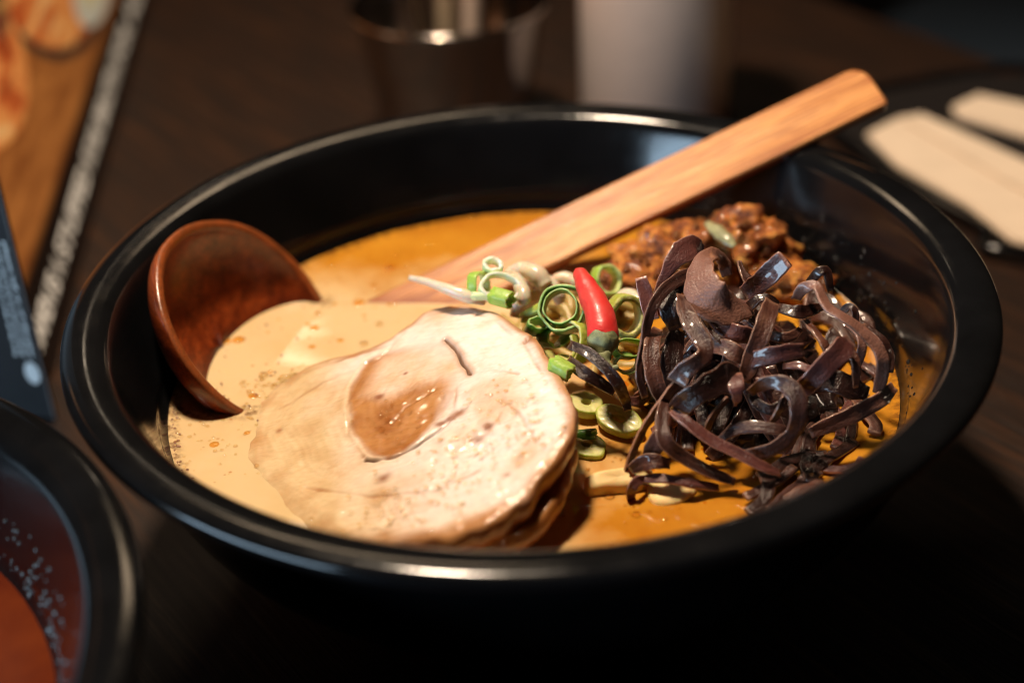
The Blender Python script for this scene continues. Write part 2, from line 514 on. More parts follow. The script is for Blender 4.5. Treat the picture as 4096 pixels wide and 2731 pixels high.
MAT['flake'] = m_simple('brown_sediment', (0.20, 0.065, 0.015), 0.4, var=0.4, coat=0.3)
MAT['bench'] = m_simple('blue_grey_bench', (0.035, 0.055, 0.085), 0.7)
MAT['floor'] = m_simple('dark_floor', (0.02, 0.016, 0.014), 0.7)

# ------------------------------------------------------------------ setting: table, floor, bench beyond the table edge
EDGE = [(.1719,.3890,.0000),(.2254,.3037,.0000)]
def build_table():
    a, b2 = Vector(EDGE[0]), Vector(EDGE[1])
    d = (b2 - a).normalized(); nrm = Vector((d.y, -d.x, 0))
    if nrm.dot(Vector((0, 0, 0)) - a) < 0: nrm = -nrm
    c = [a - d * 1.2, a + d * 1.2, a + d * 1.2 + nrm * 1.4, a - d * 1.2 + nrm * 1.4]
    bm = bmesh.new()
    top = [bm.verts.new((p.x, p.y, 0)) for p in c]
    bot = [bm.verts.new((p.x, p.y, -0.035)) for p in c]
    bm.faces.new(top); bm.faces.new(bot[::-1])
    for i in range(4):
        j = (i + 1) % 4
        bm.faces.new((top[j], top[i], bot[i], bot[j]))
    bmesh.ops.recalc_face_normals(bm, faces=bm.faces)
    bmesh.ops.bevel(bm, geom=bm.edges[:], offset=0.004, segments=3, affect='EDGES')
    me = bpy.data.meshes.new('table'); bm.to_mesh(me); bm.free()
    o = link('table', me, MAT['table'])
    tag(o, 'dark brown wooden table with fine grain under everything', 'table', kind='structure')
    # floor and bench beyond the edge
    f = mesh('floor', [(-3, -3, -0.72), (3, -3, -0.72), (3, 4, -0.72), (-3, 4, -0.72)], [(0, 1, 2, 3)], MAT['floor'], smooth=False)
    tag(f, 'dark floor below the far table edge', 'floor', kind='structure')
build_table()

def rounded_box(name, size, loc, rotz, mat, parent=None, bev=0.003, seg=3):
    bm = bmesh.new()
    bmesh.ops.create_cube(bm, size=1.0)
    bmesh.ops.scale(bm, vec=size, verts=bm.verts)
    bmesh.ops.bevel(bm, geom=bm.edges[:], offset=bev, segments=seg, affect='EDGES')
    me = bpy.data.meshes.new(name); bm.to_mesh(me); bm.free()
    for p in me.polygons: p.use_smooth = True
    o = link(name, me, mat)
    o.location = loc; o.rotation_euler = (0, 0, rotz)
    if parent:
        o.parent = parent; o.matrix_parent_inverse = Matrix.Translation(parent.location).inverted()
    return o

bench = empty('bench', (0.62, 0.95, -0.30))
rounded_box('seat', (0.60, 0.42, 0.07), (0.62, 0.95, -0.30), R(-38), MAT['bench'], bench, 0.02, 4)
rounded_box('plinth', (0.54, 0.36, 0.37), (0.62, 0.95, -0.525), R(-38), MAT['tray'], bench, 0.01, 2)
tag(bench, 'blurred blue grey bench seat beyond the far table edge', 'bench')

# ------------------------------------------------------------------ bowls
RIM = [(0.0966, 0.0693), (0.0979, 0.0726), (0.0991, 0.0752), (0.1008, 0.0767), (0.1030, 0.0774), (0.1058, 0.0778), (0.1082, 0.0776),
       (0.1095, 0.0769), (0.1101, 0.0758), (0.1099, 0.0745), (0.1089, 0.0734), (0.1068, 0.0725), (0.1040, 0.0712), (0.1016, 0.0676)]
def bowl_parts(root, origin):
    out = smooth_prof([(0.1016, 0.0676), (0.0990, 0.060), (0.090, 0.040), (0.070, 0.020), (0.048, 0.0105), (0.040, 0.009)], 24)
    inn = smooth_prof([(0.002, 0.0145), (0.030, 0.0150), (0.055, 0.020), (0.075, 0.0325), (0.0893, 0.0500), (0.0918, 0.0565), (0.0942, 0.0630), (0.0966, 0.0693)], 40)
    lathe('wall', out[::-1], 160, MAT['bowl'], root, origin)
    lathe('inner_wall', inn, 160, MAT['bowl'], root, origin)
    lathe('rim', smooth_prof(RIM, 44), 200, MAT['bowl'], root, origin)
    lathe('foot_ring', [(0.036, 0.011), (0.036, 0.001), (0.038, 0.0003), (0.041, 0.0003), (0.043, 0.0015), (0.043, 0.011)], 96, MAT['bowl'], root, origin)

bowl = empty('noodle_bowl', (0, 0, 0))
bowl_parts(bowl, (0, 0, 0))
tag(bowl, 'large black noodle bowl of creamy broth in the middle of the table', 'bowl')
SB = Vector((-0.1815, -0.1275, 0))
sbowl = empty('noodle_bowl', SB)
bowl_parts(sbowl, SB)
tag(sbowl, 'black bowl of red orange soup cut off by the lower left corner', 'bowl')

def droplets(root, origin, spots, seed, lo, hi):
    """clear droplets clinging to the inner wall: (angle range, z range, count)"""
    rnd = random.Random(seed)
    V, F = [], []
    prof = smooth_prof([(0.075, 0.0325), (0.0893, 0.0500), (0.0918, 0.0565), (0.0942, 0.0630), (0.0966, 0.0693)], 50)
    for a0, a1, z0, z1, cnt in spots:
        for _ in range(cnt):
            a = R(rnd.uniform(a0, a1)); z = rnd.triangular(z0, z1, z0)
            r = min(prof, key=lambda p: abs(p[1] - z))[0]
            s = rnd.uniform(lo, hi) * (1.6 if rnd.random() < 0.12 else 1)
            c = Vector((r * math.cos(a), r * math.sin(a), z)) + Vector(origin)
            nrm = Vector((-math.cos(a), -math.sin(a), 0.45)).normalized()
            t = nrm.cross(Vector((0, 0, 1))).normalized(); u = nrm.cross(t)
            base = len(V)
            V.append(c + nrm * s * 0.55)
            for ring, (rr, hh) in enumerate(((0.6, 0.42), (1.0, -0.1))):
                for j in range(8):
                    b = 2 * math.pi * j / 8
                    V.append(c + (t * math.cos(b) + u * math.sin(b) * 1.25) * s * rr + nrm * s * hh)
            for j in range(8):
                k = (j + 1) % 8
                F.append((base, base + 1 + j, base + 1 + k))
                F.append((base + 1 + j, base + 9 + j, base + 9 + k, base + 1 + k))
    o = mesh('droplets', V, F, MAT['grease'], root)
    o['kind'] = 'stuff'
    return o
droplets(bowl, (0, 0, 0), [(8, 34, 0.052, 0.067, 85), (35, 62, 0.055, 0.068, 60), (-20, 8, 0.053, 0.066, 26)], 3, 0.0002, 0.0005)
droplets(sbowl, SB, [(10, 75, 0.052, 0.066, 150), (-20, 10, 0.052, 0.066, 30)], 5, 0.0003, 0.0008)

# ------------------------------------------------------------------ broth
LADLE_C = Vector((-0.0702, 0.0189, 0.0592)); LADLE_N = Vector((0.7361, -0.2122, 0.6428)); LADLE_R = 0.0302
def broth(name, origin, r, z, mat, big=True):
    nr, na = (90, 220) if big else (20, 96)
    V, oil, fr = [(0, 0, z)], [0.3], [0.0]
    for i in range(1, nr + 1):
        rr = r * (i / nr) ** 0.8
        for j in range(na):
            a = 2 * math.pi * j / na
            x, y = rr * math.cos(a), rr * math.sin(a)
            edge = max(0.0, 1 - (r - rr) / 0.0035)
            zz = z + 0.0006 * edge ** 2 + 0.00018 * noise.noise(Vector((x * 55, y * 55, 1)))
            V.append((x, y, zz))
            far = min(1, max(0, (y - 0.030) / 0.045)); right = min(1, max(0, (x + 0.012 + 0.010 * noise.noise(Vector((x * 45, y * 45, 11)))) / 0.055))
            oil.append(max(far * 0.80, right * 1.0) + 0.10)
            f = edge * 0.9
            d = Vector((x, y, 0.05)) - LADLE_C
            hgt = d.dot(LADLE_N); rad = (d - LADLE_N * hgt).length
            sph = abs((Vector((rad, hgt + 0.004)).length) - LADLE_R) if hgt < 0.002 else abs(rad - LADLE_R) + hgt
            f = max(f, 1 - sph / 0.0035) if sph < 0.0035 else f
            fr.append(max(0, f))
    F = [(0, 1 + j, 1 + (j + 1) % na) for j in range(na)]
    for i in range(nr - 1):
        for j in range(na):
            k = (j + 1) % na
            F.append((1 + i * na + j, 1 + (i + 1) * na + j, 1 + (i + 1) * na + k, 1 + i * na + k))
    return mesh(name, [(v[0] + origin[0], v[1] + origin[1], v[2]) for v in V], F, mat, attrs={'oil': oil, 'fringe': fr})
broth_o = broth('broth', (0, 0), 0.0899, 0.050, MAT['broth'])
tag(broth_o, 'creamy tan broth with orange oil filling the large bowl', 'broth')
red_o = broth('soup', (SB.x, SB.y), 0.0899, 0.050, MAT['red'], False)
tag(red_o, 'red orange soup in the bowl at the lower left corner', 'soup')

def bubbles():
    bm = bmesh.new()
    bmesh.ops.create_uvsphere(bm, u_segments=20, v_segments=12, radius=1.0)
    bmesh.ops.delete(bm, geom=[v for v in bm.verts if v.co.z < -0.15], context='VERTS')
    me = bpy.data.meshes.new('bubble'); bm.to_mesh(me); bm.free()
    for p in me.polygons: p.use_smooth = True
    me.materials.append(MAT['bubble'])
    rnd = random.Random(8)
    spots = [(p, rnd.uniform(0.0004, 0.0014)) for p in [(-.0636,.0043,.0500),(-.0618,.0021,.0500),(-.0606,.0044,.0500),(-.0591,.0055,.0500),(-.0578,.0061,.0500),(-.0632,.0002,.0500),(-.0618,-.0011,.0500),(-.0647,.0018,.0500),(-.0606,.0004,.0500),(-.0570,.0036,.0500),(-.0595,.0019,.0500),(-.0582,.0025,.0500),(-.0682,.0055,.0500),(-.0677,.0067,.0500),(-.0706,-.0016,.0500),(-.0689,-.0028,.0500),(-.0676,-.0033,.0500),(-.0728,.0035,.0500),(-.0613,.0053,.0500),(-.0597,-.0007,.0500)]]
    spots += [(p, s) for p, s in zip([(-.0393,.0290,.0500),(-.0429,.0194,.0500),(-.0586,-.0047,.0500),(-.0606,-.0177,.0500),(-.0536,.0088,.0500),(.0207,-.0579,.0500),(.0154,-.0509,.0500),(-.0649,-.0324,.0500),(-.0710,-.0074,.0500),(-.0705,-.0061,.0500),(-.0694,-.0081,.0500)], (0.0010, 0.0011, 0.0012, 0.0012, 0.0009, 0.0010, 0.0012, 0.0007, 0.0006, 0.0005, 0.0005))]
    for _ in range(26):
        a = rnd.uniform(-0.9, 0.9); r = rnd.uniform(0.076, 0.086)
        spots.append(((r * math.cos(a - 0.5), r * math.sin(a - 0.5), 0.05), rnd.uniform(0.0003, 0.0008)))
    for p, s in spots:
        o = bpy.data.objects.new('bubble', me); COL.objects.link(o)
        o.location = (p[0], p[1], 0.0501); o.scale = (s, s, s * 0.62)
        o.parent = broth_o
bubbles()

def beads(name, spots, mat, parent, flat=0.6):
    V, F = [], []
    for (x, y, z, r) in spots:
        b0 = len(V)
        V.append((x, y, z + r * flat))
        for rr, hh in ((0.5, 0.87), (0.87, 0.5), (1.0, 0.0)):
            for j in range(8):
                a = 2 * math.pi * j / 8
                V.append((x + r * rr * math.cos(a), y + r * rr * math.sin(a), z + r * hh * flat))
        for j in range(8):
            k = (j + 1) % 8
            F.append((b0, b0 + 1 + j, b0 + 1 + k))
            for q in (0, 8):
                F.append((b0 + 1 + q + j, b0 + 9 + q + j, b0 + 9 + q + k, b0 + 1 + q + k))
    o = mesh(name, V, F, mat, parent)
    o['kind'] = 'stuff'
    return o
def foam():
    rnd = random.Random(31)
    sp = []
    for (cx, cy, _), sd, cnt in zip([(-.0613,.0024,.0500),(-.0677,.0011,.0500),(-.0548,-.0210,.0500),(-.0693,-.0215,.0500),(-.0793,-.0169,.0500),(-.0417,.0492,.0500),(.0228,-.0547,.0500),(.0166,-.0363,.0500),(.0632,-.0283,.0500),(-.0312,.0659,.0500)], (0.004, 0.003, 0.006, 0.006, 0.006, 0.008, 0.008, 0.006, 0.008, 0.012), (70, 30, 30, 30, 24, 30, 40, 26, 60, 40)):
        for _ in range(cnt):
            x, y = rnd.gauss(cx, sd), rnd.gauss(cy, sd)
            if math.hypot(x, y) < 0.086: sp.append((x, y, 0.0501, rnd.uniform(0.0002, 0.0006)))
    for _ in range(160):
        a = rnd.uniform(0, 6.283); r = 0.0885 - abs(rnd.gauss(0, 0.0015))
        sp.append((r * math.cos(a), r * math.sin(a), 0.0503, rnd.uniform(0.0002, 0.0005)))
    beads('foam', sp, MAT['oil'], broth_o, 0.30)
foam()
def oil_drops():
    rnd = random.Random(63)
    sp = []
    for _ in range(240):
        a = rnd.uniform(0, 6.283); r = 0.084 * math.sqrt(rnd.random())
        x, y = r * math.cos(a), r * math.sin(a)
        if noise.noise(Vector((x * 40, y * 40, 4))) < -0.05: continue
        sp.append((x, y, 0.0500, 0.0004 + 0.0016 * rnd.random() ** 2))
    beads('oil_drops', sp, MAT['oil_orange'], broth_o, 0.16)
oil_drops()

def flakes():
    rnd = random.Random(21)
    V, F = [], []
    for _ in range(170):
        if rnd.random() < 0.85:
            a = R(rnd.uniform(150, 215)); r = 0.0890 - abs(rnd.gauss(0, 0.0012))
            x, y = r * math.cos(a), r * math.sin(a)
        else:
            t = rnd.uniform(-0.1, 1.1)
            A, B = Vector((-0.0551, 0.0434)), Vector((-0.0705, -0.0099))
            p = A.lerp(B, t); bulge = 4 * t * (1 - t)
            x = p.x - 0.018 * bulge * 0 + rnd.gauss(0.0, 0.0005) - 0.016 * bulge * (rnd.random() < 0.55); y = p.y + rnd.gauss(0, 0.001)
        s = rnd.uniform(0.00012, 0.00045); ang = rnd.uniform(0, 6.28)
        base = len(V)
        for j in range(5):
            b = ang + 2 * math.pi * j / 5
            q = s * rnd.uniform(0.6, 1.3)
            V.append((x + q * math.cos(b), y + q * math.sin(b), 0.0503))
        V.append((x, y, 0.0503 + s * 0.7))
        for j in range(5): F.append((base + j, base + (j + 1) % 5, base + 5))
    o = mesh('sediment', V, F, MAT['flake'], broth_o)
    o['kind'] = 'stuff'
flakes()

# ------------------------------------------------------------------ wooden ladle
def ladle():
    root = empty('wooden_ladle', (-0.0702, 0.0189, 0.05))
    tag(root, 'red brown wooden ladle lying in the broth, handle over the rim', 'ladle')
    n = LADLE_N.normalized()
    e1 = Vector((-0.27695, -0.96088, 0)).normalized()
    e2 = n.cross(e1).normalized()
    if e2.z < 0: e2 = -e2
    th = 0.0026; depth = 0.0158
    prof = []           # (radius, height along n), outer from pole to lip, then inner back
    for i in range(22):
        a = math.pi / 2 * i / 21
        prof.append((LADLE_R * math.sin(a) + 0.0004, -depth * math.cos(a) - 0.0008))
    lip0 = len(prof)
    for k in range(1, 6):
        a = math.pi * k / 6
        prof.append((LADLE_R - th / 2 + th / 2 * math.cos(a) + 0.0004, -0.0008 + 0.0009 * math.sin(a)))
    lip1 = len(prof)
    for i in range(22):
        a = math.pi / 2 * (1 - i / 21)
        prof.append(((LADLE_R - th) * math.sin(a) + 0.0002, -(depth - th) * math.cos(a) - 0.0008))
    seg = 96
    V = []
    for r, h in prof:
        for j in range(seg):
            a = 2 * math.pi * j / seg
            rr = r * (1 + 0.02 * math.cos(2 * a) + 0.012 * noise.noise(Vector((math.cos(a) * 2, math.sin(a) * 2, 3))))
            V.append(LADLE_C + e1 * rr * math.cos(a) + e2 * rr * math.sin(a) + n * (h + 0.0005 * math.sin(3 * a)))
    mesh('ladle_bowl', V, grid_faces(len(prof), seg), MAT['ladle'], root, attrs={'edge': [0.0] * len(V), 'lip': [0.22 if lip0 <= i // seg < lip1 else 0.0 for i in range(len(V))]})
    # handle: a flat bar
    Wc = Vector((-0.02990, 0.03909, 0.0500)); d = Vector((0.9186, 0.2730, 0.2857)).normalized()
    nn = Vector((-0.08, -0.58, 0.81)); nn = (nn - d * nn.dot(d)).normalized(); w = nn.cross(d).normalized()
    L0, L1 = -0.030, 0.1425; half = 0.0074; thk = 0.0042; cr = 0.0052
    def outline(ins):
        pts = []
        x1 = L1 - ins; hw = half - ins
        x0 = L0
        pts.append((x0, -hw))
        for q in range(9):
            a = -math.pi / 2 + math.pi / 2 * q / 8
            c = 0.0016
            pts.append((x1 - c + c * math.cos(a), -hw + c + c * math.sin(a)))
        for q in range(9):
            a = math.pi / 2 * q / 8
            pts.append((x1 - cr + cr * math.cos(a), hw - cr + cr * math.sin(a)))
        pts.append((x0, hw))
        return pts
    levels = [(0.0006, 0.0), (0.0001, -0.0005), (0.0, -0.0012), (0.0, -thk + 0.001), (0.0007, -thk)]
    V = []; E = []
    for li, (ins, h) in enumerate(levels):
        for (x, y) in outline(ins):
            V.append(Wc + d * x + w * y + nn * h); E.append(0.0 if li == 0 else (0.5 if li == 1 else 0.9))
    m = len(outline(0)); F = []
    for i in range(len(levels) - 1):
        for j in range(m):
            k = (j + 1) % m
            F.append((i * m + j, (i + 1) * m + j, (i + 1) * m + k, i * m + k))
    F.append(tuple(range(m))); F.append(tuple(range((len(levels) - 1) * m, len(levels) * m))[::-1])
    o = mesh('handle', V, F, MAT['handle'], root, smooth=False, attrs={'edge': E})
    o['label'] = 'flat paler wooden handle reaching over the far rim'
ladle()

# ------------------------------------------------------------------ pork slices
def in_poly(x, y, poly):
    c = False; j = len(poly) - 1
    for i in range(len(poly)):
        xi, yi = poly[i][0], poly[i][1]; xj, yj = poly[j][0], poly[j][1]
        if (yi > y) != (yj > y) and x < (xj - xi) * (y - yi) / (yj - yi) + xi: c = not c
        j = i
    return c

def seg_dist(x, y, line):
    best = 1e9
    for (a, b) in zip(line[:-1], line[1:]):
        dx, dy = b[0] - a[0], b[1] - a[1]
        t = max(0, min(1, ((x - a[0]) * dx + (y - a[1]) * dy) / (dx * dx + dy * dy + 1e-12)))
        best = min(best, math.hypot(x - a[0] - t * dx, y - a[1] - t * dy))
    return best

def lerp3(a, b, t):
    t = max(0.0, min(1.0, t))
    return tuple(a[i] + (b[i] - a[i]) * t for i in range(3))

PLANE = (0.071859, 0.30168, 0.073097)
OUT = [(-.0253,.0115,.0651),(-.0186,.0101,.0670),(-.0125,.0067,.0686),(-.0056,-.0020,.0700),(.0003,-.0127,.0710),(.0041,-.0242,.0713),(.0072,-.0361,.0714),(.0085,-.0461,.0711),(.0073,-.0530,.0702),(.0040,-.0587,.0688),(.0001,-.0635,.0672),(-.0038,-.0684,.0657),(-.0085,-.0720,.0640),(-.0149,-.0736,.0620),(-.0222,-.0727,.0599),(-.0315,-.0695,.0573),(-.0412,-.0641,.0547),(-.0514,-.0562,.0522),(-.0601,-.0467,.0503),(-.0666,-.0361,.0491),(-.0708,-.0248,.0487),(-.0728,-.0132,.0489),(-.0710,-.0038,.0502),(-.0635,.0019,.0528),(-.0508,.0039,.0568),(-.0384,.0029,.0605),(-.0313,.0072,.0629)]
CORE = [(-.0437,-.0206,.0572),(-.0440,-.0112,.0578),(-.0406,-.0027,.0594),(-.0355,-.0014,.0611),(-.0283,-.0030,.0631),(-.0218,-.0060,.0649),(-.0173,-.0109,.0659),(-.0148,-.0195,.0660),(-.0173,-.0206,.0651),(-.0183,-.0249,.0645),(-.0222,-.0351,.0626),(-.0275,-.0403,.0606),(-.0334,-.0430,.0586),(-.0386,-.0379,.0574),(-.0424,-.0299,.0569)]
CORE_UP = [(-.0370,-.0032,.0604),(-.0283,-.0033,.0631),(-.0218,-.0060,.0649),(-.0173,-.0109,.0659),(-.0148,-.0195,.0660),(-.0185,-.0203,.0648),(-.0269,-.0198,.0623),(-.0352,-.0215,.0597),(-.0408,-.0162,.0584)]
CRACK = [(-.0203,-.0050,.0654),(-.0185,-.0085,.0656),(-.0171,-.0121,.0658),(-.0162,-.0160,.0658),(-.0150,-.0187,.0660),(-.0145,-.0210,.0660)]
CRACK2 = [(-.0012,-.0155,.0704),(-.0003,-.0135,.0708),(.0011,-.0131,.0712)]
GROOVE = [(-.0383,-.0411,.0573),(-.0352,-.0425,.0581),(-.0319,-.0428,.0591),(-.0265,-.0414,.0608),(-.0220,-.0386,.0624),(-.0185,-.0353,.0637),(-.0169,-.0329,.0644)]
SEAMS = [[(-.0309,.0051,.0629),(-.0349,-.0017,.0612),(-.0392,-.0048,.0597),(-.0429,-.0117,.0580),(-.0442,-.0204,.0570),(-.0432,-.0298,.0567),(-.0391,-.0395,.0572)], [(-.0561,.0003,.0550),(-.0461,.0015,.0581),(-.0361,.0008,.0610)], [(-.0618,-.0109,.0524),(-.0512,-.0058,.0560),(-.0392,-.0034,.0598)],
         [(-.0144,-.0210,.0660),(-.0093,-.0223,.0674),(-.0033,-.0267,.0689)], [(-.0177,-.0244,.0647),(-.0183,-.0322,.0640),(-.0215,-.0370,.0627)], [(-.0247,.0093,.0651),(-.0163,.0070,.0674),(-.0088,-.0013,.0691),(-.0018,-.0147,.0702),(.0017,-.0276,.0704)], [(-.0075,-.0328,.0672),(-.0029,-.0429,.0679),(-.0004,-.0531,.0679)],
         [(-.0144,-.0210,.0660),(-.0175,-.0228,.0649),(-.0227,-.0227,.0634),(-.0298,-.0266,.0609),(-.0328,-.0300,.0598)], [(-.0525,-.0439,.0528),(-.0369,-.0538,.0568),(-.0223,-.0588,.0608),(-.0128,-.0560,.0639)], [(-.0076,-.0390,.0667),(-.0107,-.0445,.0654),(-.0146,-.0449,.0642)]]
SPOTS = [(p, s) for p, s in zip([(-.0366,-.0193,.0594),(-.0342,-.0492,.0580),(-.0068,-.0604,.0654),(-.0173,-.0340,.0642),(-.0190,-.0351,.0636),(-.0215,-.0362,.0627),(-.0130,-.0456,.0646),(-.0302,-.0129,.0618),(-.0186,.0101,.0670),(-.0045,-.0005,.0705),(.0002,-.0149,.0708),(-.0608,-.0206,.0520),(-.0107,-.0422,.0656)], (0.0016, 0.0022, 0.0012, 0.0018, 0.0012, 0.0016, 0.0022, 0.0008, 0.0022, 0.0028, 0.0022, 0.0012, 0.0018))]

def closed_spline(pts, n):
    P = [Vector(p) for p in pts]; m = len(P); out = []
    for i in range(n):
        t = i / n * m; k = int(t) % m; u = t - int(t)
        a, b, c, d = P[k - 1], P[k], P[(k + 1) % m], P[(k + 2) % m]
        out.append(0.5 * ((2 * b) + (c - a) * u + (2 * a - 5 * b + 4 * c - d) * u * u + (3 * b - a - 3 * c + d) * u ** 3))
    return out

def pork_slice(name, outline, thick, dz, features, seed):
    na, nr = 420, 140
    B = closed_spline(outline, na)
    cx = sum(p.x for p in B) / na; cy = sum(p.y for p in B) / na
    V, K = [], []
    def sm(a, b, v):
        t = max(0.0, min(1.0, (v - a) / (b - a))); return t * t * (3 - 2 * t)
    def height(x, y, q):
        z = PLANE[0] + PLANE[1] * x + PLANE[2] * y + dz
        z -= 0.0006 * max(0, q - 0.94) ** 2 / 0.0036
        if features:
            zf = 0.0504; dd = z - 0.0010 - zf
            z = zf + 0.5 * (dd + math.sqrt(dd * dd + 0.0012 ** 2))
            z -= 0.0014 * sm(0.84, 1.0, q + 0.06 * noise.noise(Vector((x * 90, y * 90, 6)))) * (1 - sm(0.0510, 0.0545, z))
        z += 0.0010 * noise.noise(Vector((x * 70 + seed, y * 70, 2)))
        z += 0.00022 * noise.noise(Vector((x * 420 + seed, y * 420, 5)))
        return z
    def shade(x, y, q):
        nz = lambda f, k: noise.noise(Vector((x * f + seed, y * f, k)))
        n = nz(160, 0); n2 = nz(60, 7); nf = nz(420, 3)
        # muscle fibres run round the roll
        ang = math.atan2(y - CC.y, x - CC.x); rad = math.hypot(x - CC.x, y - CC.y)
        fib = noise.noise(Vector((rad * 900 + 4 * n2, ang * 3.0, seed)))
        c = lerp3((0.86, 0.74, 0.68), (0.80, 0.63, 0.52), 0.25 + 0.9 * n2)
        c = lerp3(c, (0.62, 0.34, 0.15), 0.07 * sm(0.1, 0.6, fib) + 0.45 * sm(0.10, 0.55, n2 + 0.4 * n))
        dzr = 0.00010 * fib
        if features:
            dc = seg_dist(x, y, CORE_L); ins = in_poly(x, y, CORE)
            sd = (dc if ins else -dc) + 0.0007 * n + 0.0003 * nf
            soft = sm(-0.004, 0.012, (x - CC.x) + 0.3 * (y - CC.y))
            k = sm(-0.0008 - 0.0022 * soft, 0.0013 + 0.0040 * soft, sd)
            du = seg_dist(x, y, CORE_UP_L); up = sm(-0.0028, 0.0036, (du if in_poly(x, y, CORE_UP) else -du) + 0.0008 * n)
            low_c = lerp3((0.50, 0.23, 0.075), (0.33, 0.115, 0.022), 0.45 + 0.9 * n + 0.25 * fib)
            up_c = lerp3((0.80, 0.60, 0.47), (0.64, 0.38, 0.20), 0.25 + 0.9 * n + 0.2 * fib)
            core = lerp3(low_c, up_c, up)
            low = (0.0606 - (PLANE[0] + PLANE[1] * x + PLANE[2] * y + dz)) / 0.006 + 0.5 * n2 + 0.25 * n
            film = lerp3((0.70, 0.515, 0.285), (0.44, 0.20, 0.05), 0.05 + 0.7 * n + 0.5 * n2)
            c = lerp3(c, film, min(0.95, 0.95 * low))
            c = lerp3(c, core, k)
            halo = math.exp(-((sd + 0.0009) / 0.0007) ** 2)
            c = lerp3(c, (0.84, 0.66, 0.46), 0.45 * halo * (1 - soft)); dzr += 0.00018 * halo * (1 - soft) - 0.00015 * k
            rim = math.exp(-((sd - 0.0004) / 0.0004) ** 2)
            c = lerp3(c, (0.20, 0.07, 0.02), 0.25 * rim * (1 - soft) * (0.5 + 1.2 * max(0, n2 + 0.2)))
            for sline in SEAMS:
                d = seg_dist(x, y, sline) + 0.0003 * nf
                if d < 0.0022:
                    k = math.exp(-(d / 0.00045) ** 2); w = max(0, 0.55 + 0.9 * n)
                    c = lerp3(c, (0.34, 0.13, 0.035), 0.65 * k * w)
                    dzr += -0.0003 * k * w
            d = seg_dist(x, y, GROOVE) + 0.0002 * nf
            if d < 0.003:
                k = math.exp(-(d / 0.0005) ** 2) * max(0, 0.7 + n); c = lerp3(c, (0.07, 0.018, 0.008), min(1, 0.9 * k)); dzr -= 0.0010 * k
            d = seg_dist(x, y, CRACK) + 0.00018 * nf
            if d < 0.003:
                k = math.exp(-(d / 0.00030) ** 2); c = lerp3(c, (0.035, 0.008, 0.004), min(1, 1.3 * k)); dzr -= 0.0034 * k
                c = lerp3(c, (0.36, 0.15, 0.05), 0.45 * math.exp(-((d - 0.0008) / 0.0006) ** 2))
            d = seg_dist(x, y, CRACK2)
            if d < 0.002:
                k = math.exp(-(d / 0.00028) ** 2); c = lerp3(c, (0.08, 0.02, 0.01), k); dzr -= 0.0020 * k
            for p, sz in SPOTS:
                d = math.hypot((x - p[0]) * 0.9, y - p[1]) + 0.0009 * n + 0.0004 * nf
                if d < sz * 1.8: c = lerp3(c, (0.24, 0.065, 0.018), 0.85 * math.exp(-(max(0, d) / (sz * 0.62)) ** 2))
        if not features: c = lerp3(c, lerp3((0.50, 0.24, 0.085), (0.34, 0.13, 0.035), 0.4 + n), 0.85)
        hi = sm(0.052, 0.060, PLANE[0] + PLANE[1] * x + PLANE[2] * y + dz)
        if q > 0.86: c = lerp3(c, (0.42, 0.17, 0.04), sm(0.90, 1.0, q + 0.04 * n) * (0.2 + 0.7 * hi))
        return c, dzr
    CC = Vector((sum(p[0] for p in CORE) / len(CORE), sum(p[1] for p in CORE) / len(CORE), 0))
    CORE_L = CORE + CORE[:1]; CORE_UP_L = CORE_UP + CORE_UP[:1]
    c0, z0 = shade(cx, cy, 0)
    V.append((cx, cy, height(cx, cy, 0) + z0)); K.append(c0)
    for i in range(1, nr + 1):
        q = i / nr
        for j in range(na):
            wob = 1 + 0.012 * noise.noise(Vector((math.cos(j / na * 6.283) * 6 + seed, math.sin(j / na * 6.283) * 6, 1)))
            x = cx + (B[j].x - cx) * q * wob; y = cy + (B[j].y - cy) * q * wob
            c, dd = shade(x, y, q)
            V.append((x, y, height(x, y, q) + dd)); K.append(c)
    ring0 = 1 + (nr - 1) * na
    for (off, h) in ((0.0006, -0.0012), (0.0008, -thick * 0.5), (0.0003, -thick * 0.85), (-0.0015, -thick)):
        for j in range(na):
            v = Vector(V[ring0 + j]); r = Vector((v.x - cx, v.y - cy, 0)).normalized()
            v = v + r * (off + 0.0006 * noise.noise(v * 300)) + Vector((0, 0, h))
            nn = noise.noise(v * 220)
            hs = sm(0.0515, 0.0560, V[ring0 + j][2])
            V.append(v); K.append(lerp3((0.70, 0.515, 0.285), lerp3((0.33, 0.115, 0.028), (0.13, 0.034, 0.008), 0.45 + 0.9 * nn), hs))
    V.append((cx, cy, height(cx, cy, 0) - thick)); K.append((0.4, 0.2, 0.1))
    F = [(0, 1 + j, 1 + (j + 1) % na) for j in range(na)]
    for i in range(nr + 3):
        for j in range(na):
            k = (j + 1) % na
            F.append((1 + i * na + j, 1 + (i + 1) * na + j, 1 + (i + 1) * na + k, 1 + i * na + k))
    last = 1 + (nr + 3) * na
    for j in range(na): F.append((len(V) - 1, last + (j + 1) % na, last + j))
    return mesh(name, V, F, MAT['pork'], col=K)

